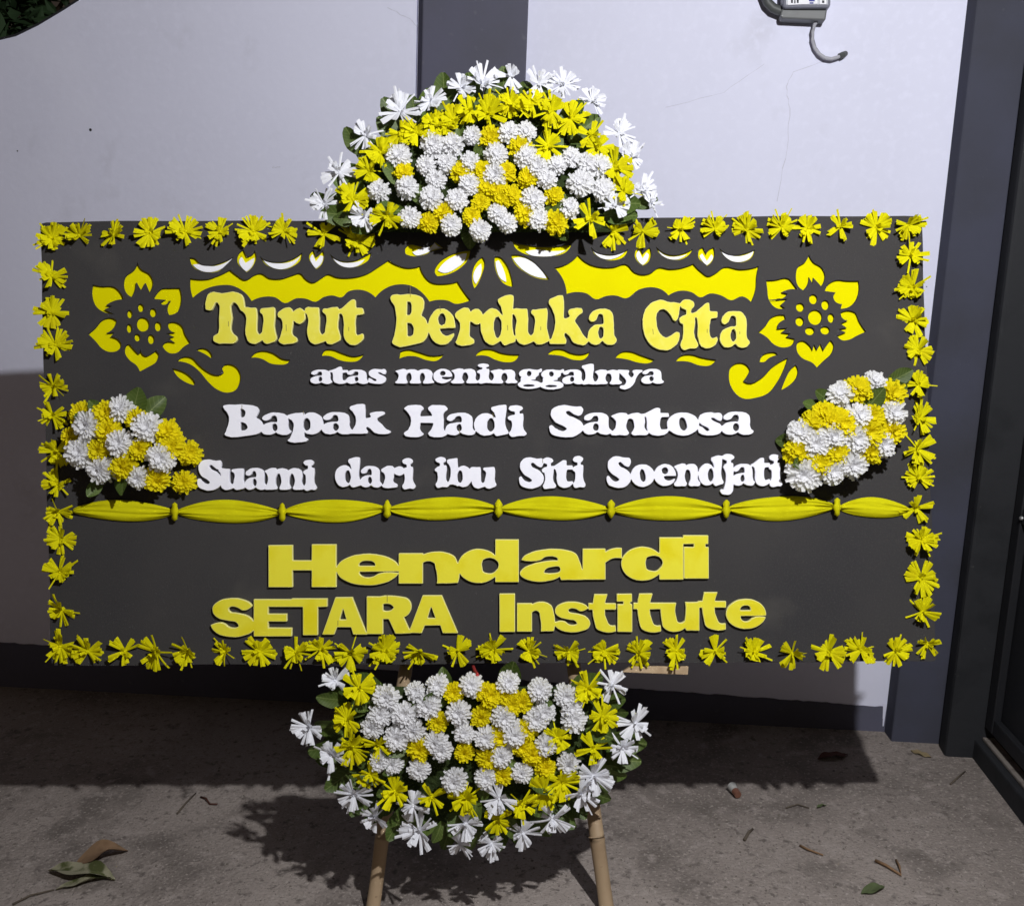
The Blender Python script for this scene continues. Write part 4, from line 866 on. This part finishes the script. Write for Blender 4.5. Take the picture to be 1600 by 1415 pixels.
Lz = (60, 560, .225)
arrangement('flower_arrangement', 'round cluster of white and yellow chrysanthemums on the left of the board', (200, 698), 92, 70,
            {'wm': zp(*Lz, [(575,350),(355,470),(755,480),(565,590),(295,655),(435,770),(850,690),(690,830)]),
             'ym': zp(*Lz, [(305,390),(480,380),(680,420),(890,510),(220,540),(480,510),(415,640),(700,630),(590,750),(820,840),(920,610),(1050,660),(1005,860)])}, .045,
            leaves=[(175, 660, 2.3, .6), (160, 665, 2.8, .55), (205, 655, 1.2, .75), (215, 660, .7, .75), (225, 670, .3, .6), (190, 655, 1.7, .5), (250, 735, -.9, .4)], fs=(1, 1.17), inner=4)
Rz = (1180, 560, .21206)
arrangement('flower_arrangement', 'slanting oval cluster of white and yellow chrysanthemums on the right of the board', (1322, 680), 100, 66,
            {'wm': zp(*Rz, [(630,260),(870,180),(765,420),(1015,400),(340,550),(450,630),(570,570),(740,590),(930,635),(360,850),(570,830),(710,780)]),
             'ym': zp(*Rz, [(755,230),(1000,265),(510,400),(430,480),(640,490),(860,430),(995,530),(840,690),(330,690),(600,700),(480,770),(830,540),(560,470)])}, .045, rot_=-.85,
            leaves=[(1385, 600, .5, .55), (1375, 605, 0.1, .5), (1300, 630, 2.6, .5), (1285, 640, 2.9, .45), (1260, 690, 3.1, .6), (1265, 705, 2.8, .5), ], fs=(1, 1.28), inner=4)

# ------------------------------------------------------------------ bamboo stand
stand = empty('bamboo_stand', 'bamboo pole stand with two legs carrying the flower board', 'stand', BMAT)
def pole(a, b, r, seed, name='leg'):
    rng = random.Random(seed); pts = []; rad = []; n = 9
    for k in range(n):
        t0 = k / n; p0 = a.lerp(b, t0); L = (b - a) / n
        for (s, q) in ((0, 1.10), (.03, 1.13), (.06, 1.0), (.5, .97), (.95, 1.0)):
            w = Vector((rng.uniform(-1, 1), rng.uniform(-1, 1), 0)) * .0012
            pts.append(p0 + L * s + w); rad.append(r * q * (1 - .1 * t0))
    pts.append(b); rad.append(r * .9)
    m = MB(); m.tube(pts, rad, 14); return m.build(name, M['bamboo'], stand, smooth=True)
OFFP = -0.066
BIN = BMAT.inverted()
def foot(a, b):
    """extend the line a->b of the board frame until it stands on the ground"""
    A_, B_ = BMAT @ a, BMAT @ b; d = B_ - A_
    h = lambda P: P.z - fz(P.x, P.y)
    return a + (b - a) * (h(A_) / (h(A_) - h(B_)))
for (p0, p1, r, s) in (((596, 1320), (583, 1415), .0165, 1), ((930, 1290), (947, 1415), .0175, 2)):
    a = bd(*p0, OFFP); b = bd(*p1, OFFP); f = foot(a, b); up = a + (a - b).normalized() * ((0.92 - a.z) / ((a - b).normalized().z))
    pole(f, up, r, s)
for zc in (0.10, 0.78):
    m = MB(); m.tube([Vector((-.72, -OFFP - .0005, zc)), Vector((.72, -OFFP - .0005, zc + .01))], .016, 12); m.build('crossbar', M['bamboo'], stand, smooth=True)
m = MB()
q = [bd(u, v, -.003) for u, v in ((972, 1050), (1075, 1054), (1076, 1041), (985, 1041))]
m.add([(w.x, w.y, w.z) for w in q] + [(w.x, w.y + .014, w.z) for w in q], [(0, 1, 2, 3), (7, 6, 5, 4), (0, 4, 5, 1), (1, 5, 6, 2), (2, 6, 7, 3), (3, 7, 4, 0)])
m.build('batten', M['wood'], stand, bevel=.0015)
a = Vector((0.05, .07, .80)); B_ = BMAT @ a; P = Vector((B_.x - .02, B_.y + .62, 0)); P.z = fz(P.x, P.y)  # rear prop added to support the leaning board, unseen behind it
pole(BIN @ P, a, .0165, 3, 'added_prop')
m = MB(); m.tube([bd(u, v, -.02 + .06 * t) for t, (u, v) in enumerate(((739, 1040), (742, 1048), (746, 1054)))], .004, 8); m.build('string', M['string'], stand)

# ------------------------------------------------------------------ tree behind the low end of the wall
tree = empty('tree', 'dark leafy tree rising behind the curved top of the wall at the upper left', 'tree', Matrix.Translation((-2.75, 1.15, fz(-2.75, 1.15))))
TI = tree.matrix_world.inverted()
m = MB(); base = Vector((-2.75, 1.15, fz(-2.75, 1.15)))
m.tube([base, base + Vector((.03, .02, .8)), base + Vector((-.03, 0, 1.6)), base + Vector((.05, .03, 2.3))], [.09, .075, .06, .04], 12)
rng = random.Random(5); ends = []
for k in range(9):
    a = rng.uniform(0, 6.28); s = base + Vector((0, 0, rng.uniform(1.3, 2.2))); e = s + Vector((math.cos(a) * .75, math.sin(a) * .6, rng.uniform(.1, .7))); ends.append(e)
    m.tube([s, s.lerp(e, .5) + Vector((0, 0, .06)), e], [.03, .02, .008], 8)
o = m.build('trunk', M['bark'], tree, smooth=True); o.data.transform(TI)
m = MB()
def leafq(p, L, w, rng):
    d = Vector((rng.gauss(0, 1), rng.gauss(0, 1), rng.gauss(-.3, .8))).normalized(); s = d.cross(Vector((rng.gauss(0, 1), rng.gauss(0, 1), rng.gauss(0, 1)))).normalized()
    n = d.cross(s)
    m.add([p, p + d * L * .5 - s * w + n * .006, p + d * L, p + d * L * .5 + s * w + n * .006], [(0, 1, 2), (0, 2, 3)])
cl = []
for k in range(70):
    a = rng.uniform(0, 6.28); r = rng.uniform(0, 1) ** .5
    cl.append(base + Vector((math.cos(a) * r * 1.15, math.sin(a) * r * .75, rng.uniform(1.75, 3.0))))
for c in cl:
    R_ = rng.uniform(.16, .30)
    for j in range(110):
        v = Vector((rng.gauss(0, .55), rng.gauss(0, .55), rng.gauss(0, .45))) * R_
        q = c + v
        if q.y < .22: continue
        leafq(q, rng.uniform(.06, .11), rng.uniform(.014, .026), rng)
o = m.build('crown', M['tree_leaf'], tree); o.data.transform(TI)

# ------------------------------------------------------------------ litter on the ground
NG = Vector((-S1, -S2, 1)).normalized()
def litter(name, label, cat, u, v, fn):
    p = floor_pt(u, v); b = MB(); mt = fn(b, p)
    o = b.build(name, mt, None, smooth=True); o.data.transform(Matrix.Translation(-p)); o.location = p
    return tag(o, label, cat)
def flat_leaf(pix0, pix1, w, lift, m, seed, curl=.6):
    def fn(b, p):
        rng = random.Random(seed); A_, B_ = floor_pt(*pix0), floor_pt(*pix1); d = (B_ - A_); L = d.length; d.normalize(); s = NG.cross(d); n = 10
        for k in range(n + 1):
            t = k / n; ww = w * max(.05, math.sin(math.pi * min(1, t * .96 + .03)) ** .8) * (1 + .1 * math.sin(11 * t + seed))
            for c in (-1, -.5, 0, .5, 1):
                q = A_ + d * L * t + s * ww * c + NG * (.003 + lift * math.sin(math.pi * t) * (1 - .3 * c) + curl * abs(c) * ww * (.6 + .4 * math.sin(7 * t + seed)) + .002 * math.sin(13 * t + 5 * c))
                b.v.append(tuple(q))
        b.f += [(k * 5 + c, k * 5 + c + 1, (k + 1) * 5 + c + 1, (k + 1) * 5 + c) for k in range(n) for c in range(4)]; b.m += [0] * (n * 4)
        return M[m]
    return fn
def twig(pix, r, m='twig', bump=.004):
    def fn(b, p):
        Q = [floor_pt(u, v) + NG * (r + bump * (i % 2)) for i, (u, v) in enumerate(pix)]
        b.tube(Q, [r * (1 - .5 * i / len(Q)) for i in range(len(Q))], 7); return M[m]
    return fn
litter('fallen_leaf', 'large dry brown fallen leaf lying on the paving at the lower left', 'leaf', 150, 1340, flat_leaf((116, 1356), (200, 1330), .040, .02, 'dry_leaf', 3, .5))
litter('fallen_leaf', 'pale crumpled leaf with dark green edge in the lower left corner', 'leaf', 135, 1380, flat_leaf((78, 1362), (180, 1376), .033, .012, 'pale_leaf', 8, .9))
litter('fallen_leaf', 'torn green edged leaf piece just below the dry brown leaf', 'leaf', 135, 1390, flat_leaf((88, 1391), (178, 1372), .017, .008, 'pale_leaf', 15, .9))
litter('fallen_leaf', 'faded yellow leaf lying near the foot of the grey pillar', 'leaf', 1438, 1178, flat_leaf((1423, 1173), (1455, 1184), .014, .002, 'yellow_leaf', 5, .1))
litter('fallen_leaf', 'dark red old leaf lying in the shadow of the board', 'leaf', 1305, 1182, flat_leaf((1278, 1186), (1325, 1180), .018, .006, 'dark_leaf', 6, .4))
litter('fallen_leaf', 'wilted green scrap on the paving at the lower right', 'leaf', 1370, 1390, flat_leaf((1346, 1397), (1382, 1386), .016, .004, 'green_scrap', 9, .4))
litter('fallen_leaf', 'small dark green scrap near the plastic cup', 'leaf', 1284, 1261, flat_leaf((1276, 1263), (1291, 1259), .006, .004, 'green_scrap', 11, .4))
litter('dry_stalk', 'forked orange brown dry stalk on the paving at the lower right', 'stalk', 1390, 1358, twig([(1368, 1346), (1385, 1356), (1408, 1369), (1405, 1357), (1400, 1345)], .0042, 'reed'))
litter('dry_stalk', 'short brown stalk in two bits left of the forked stalk', 'stalk', 1268, 1330, twig([(1250, 1322), (1262, 1330), (1286, 1337)], .0032, 'reed'))
litter('twig', 'thin dark twig beside the plastic cup on its right', 'twig', 1262, 1260, twig([(1228, 1263), (1246, 1259), (1264, 1263)], .0025))
litter('twig', 'short thick twig below the plastic cup', 'twig', 1170, 1306, twig([(1163, 1314), (1170, 1304), (1176, 1297)], .0045))
litter('twig', 'long thin twig curving below the left end of the shadow', 'twig', 330, 1250, twig([(277, 1272), (292, 1256), (306, 1240)], .003))
litter('twig', 'small hooked twig below the left end of the shadow', 'twig', 330, 1250, twig([(314, 1246), (322, 1250), (328, 1257), (340, 1259)], .003, 'dark_leaf'))
litter('twig', 'faint twig on the paving in front of the gate', 'twig', 1500, 1215, twig([(1485, 1226), (1498, 1216), (1508, 1206)], .003))
litter('twig', 'dark twig running out of the lower left corner leaf', 'twig', 50, 1405, twig([(20, 1414), (48, 1402), (85, 1391)], .003))
cup = empty('plastic_cup', 'small crushed clear and orange plastic cup at the edge of the shadow', 'cup', Matrix.Translation(floor_pt(1150, 1250)))
CI = cup.matrix_world.inverted(); c0 = floor_pt(1153, 1248); c1 = floor_pt(1143, 1236)
m = MB(); ax = (c1 - c0); m.tube([c0 + NG * .013, c0 + ax * .45 + NG * .014], [.010, .011], 12, cap=True); o = m.build('cup_body', M['plastic_red'], cup, smooth=False); o.data.transform(CI)
m = MB(); m.tube([c0 + ax * .46 + NG * .014, c0 + ax * .8 + NG * .016, c0 + ax + NG * .017], [.0105, .0125, .0135], 12, cap=False); o = m.build('cup_rim', M['plastic_clear'], cup, smooth=True); o.data.transform(CI)
# grit and crumbs
rng = random.Random(21); m = MB()
for k in range(1100):
    u = rng.uniform(0, 1600); v = 1180 + 235 * rng.random() ** .8
    p = floor_pt(u, v); r = rng.choice((.0012, .0016, .0022, .0022, .003, .0042)) * rng.uniform(.7, 1.3); a = rng.uniform(0, 6)
    pts = [p + Vector((math.cos(a + j * 1.571) * r * rng.uniform(.7, 1.5), math.sin(a + j * 1.571) * r * rng.uniform(.7, 1.5), -.001)) for j in range(4)] + [p + Vector((0, 0, r * rng.uniform(.5, 1.1)))]
    m.add(pts, [(0, 1, 4), (1, 2, 4), (2, 3, 4), (3, 0, 4)])
tag(m.build('grit', M['grit']), kind='stuff')
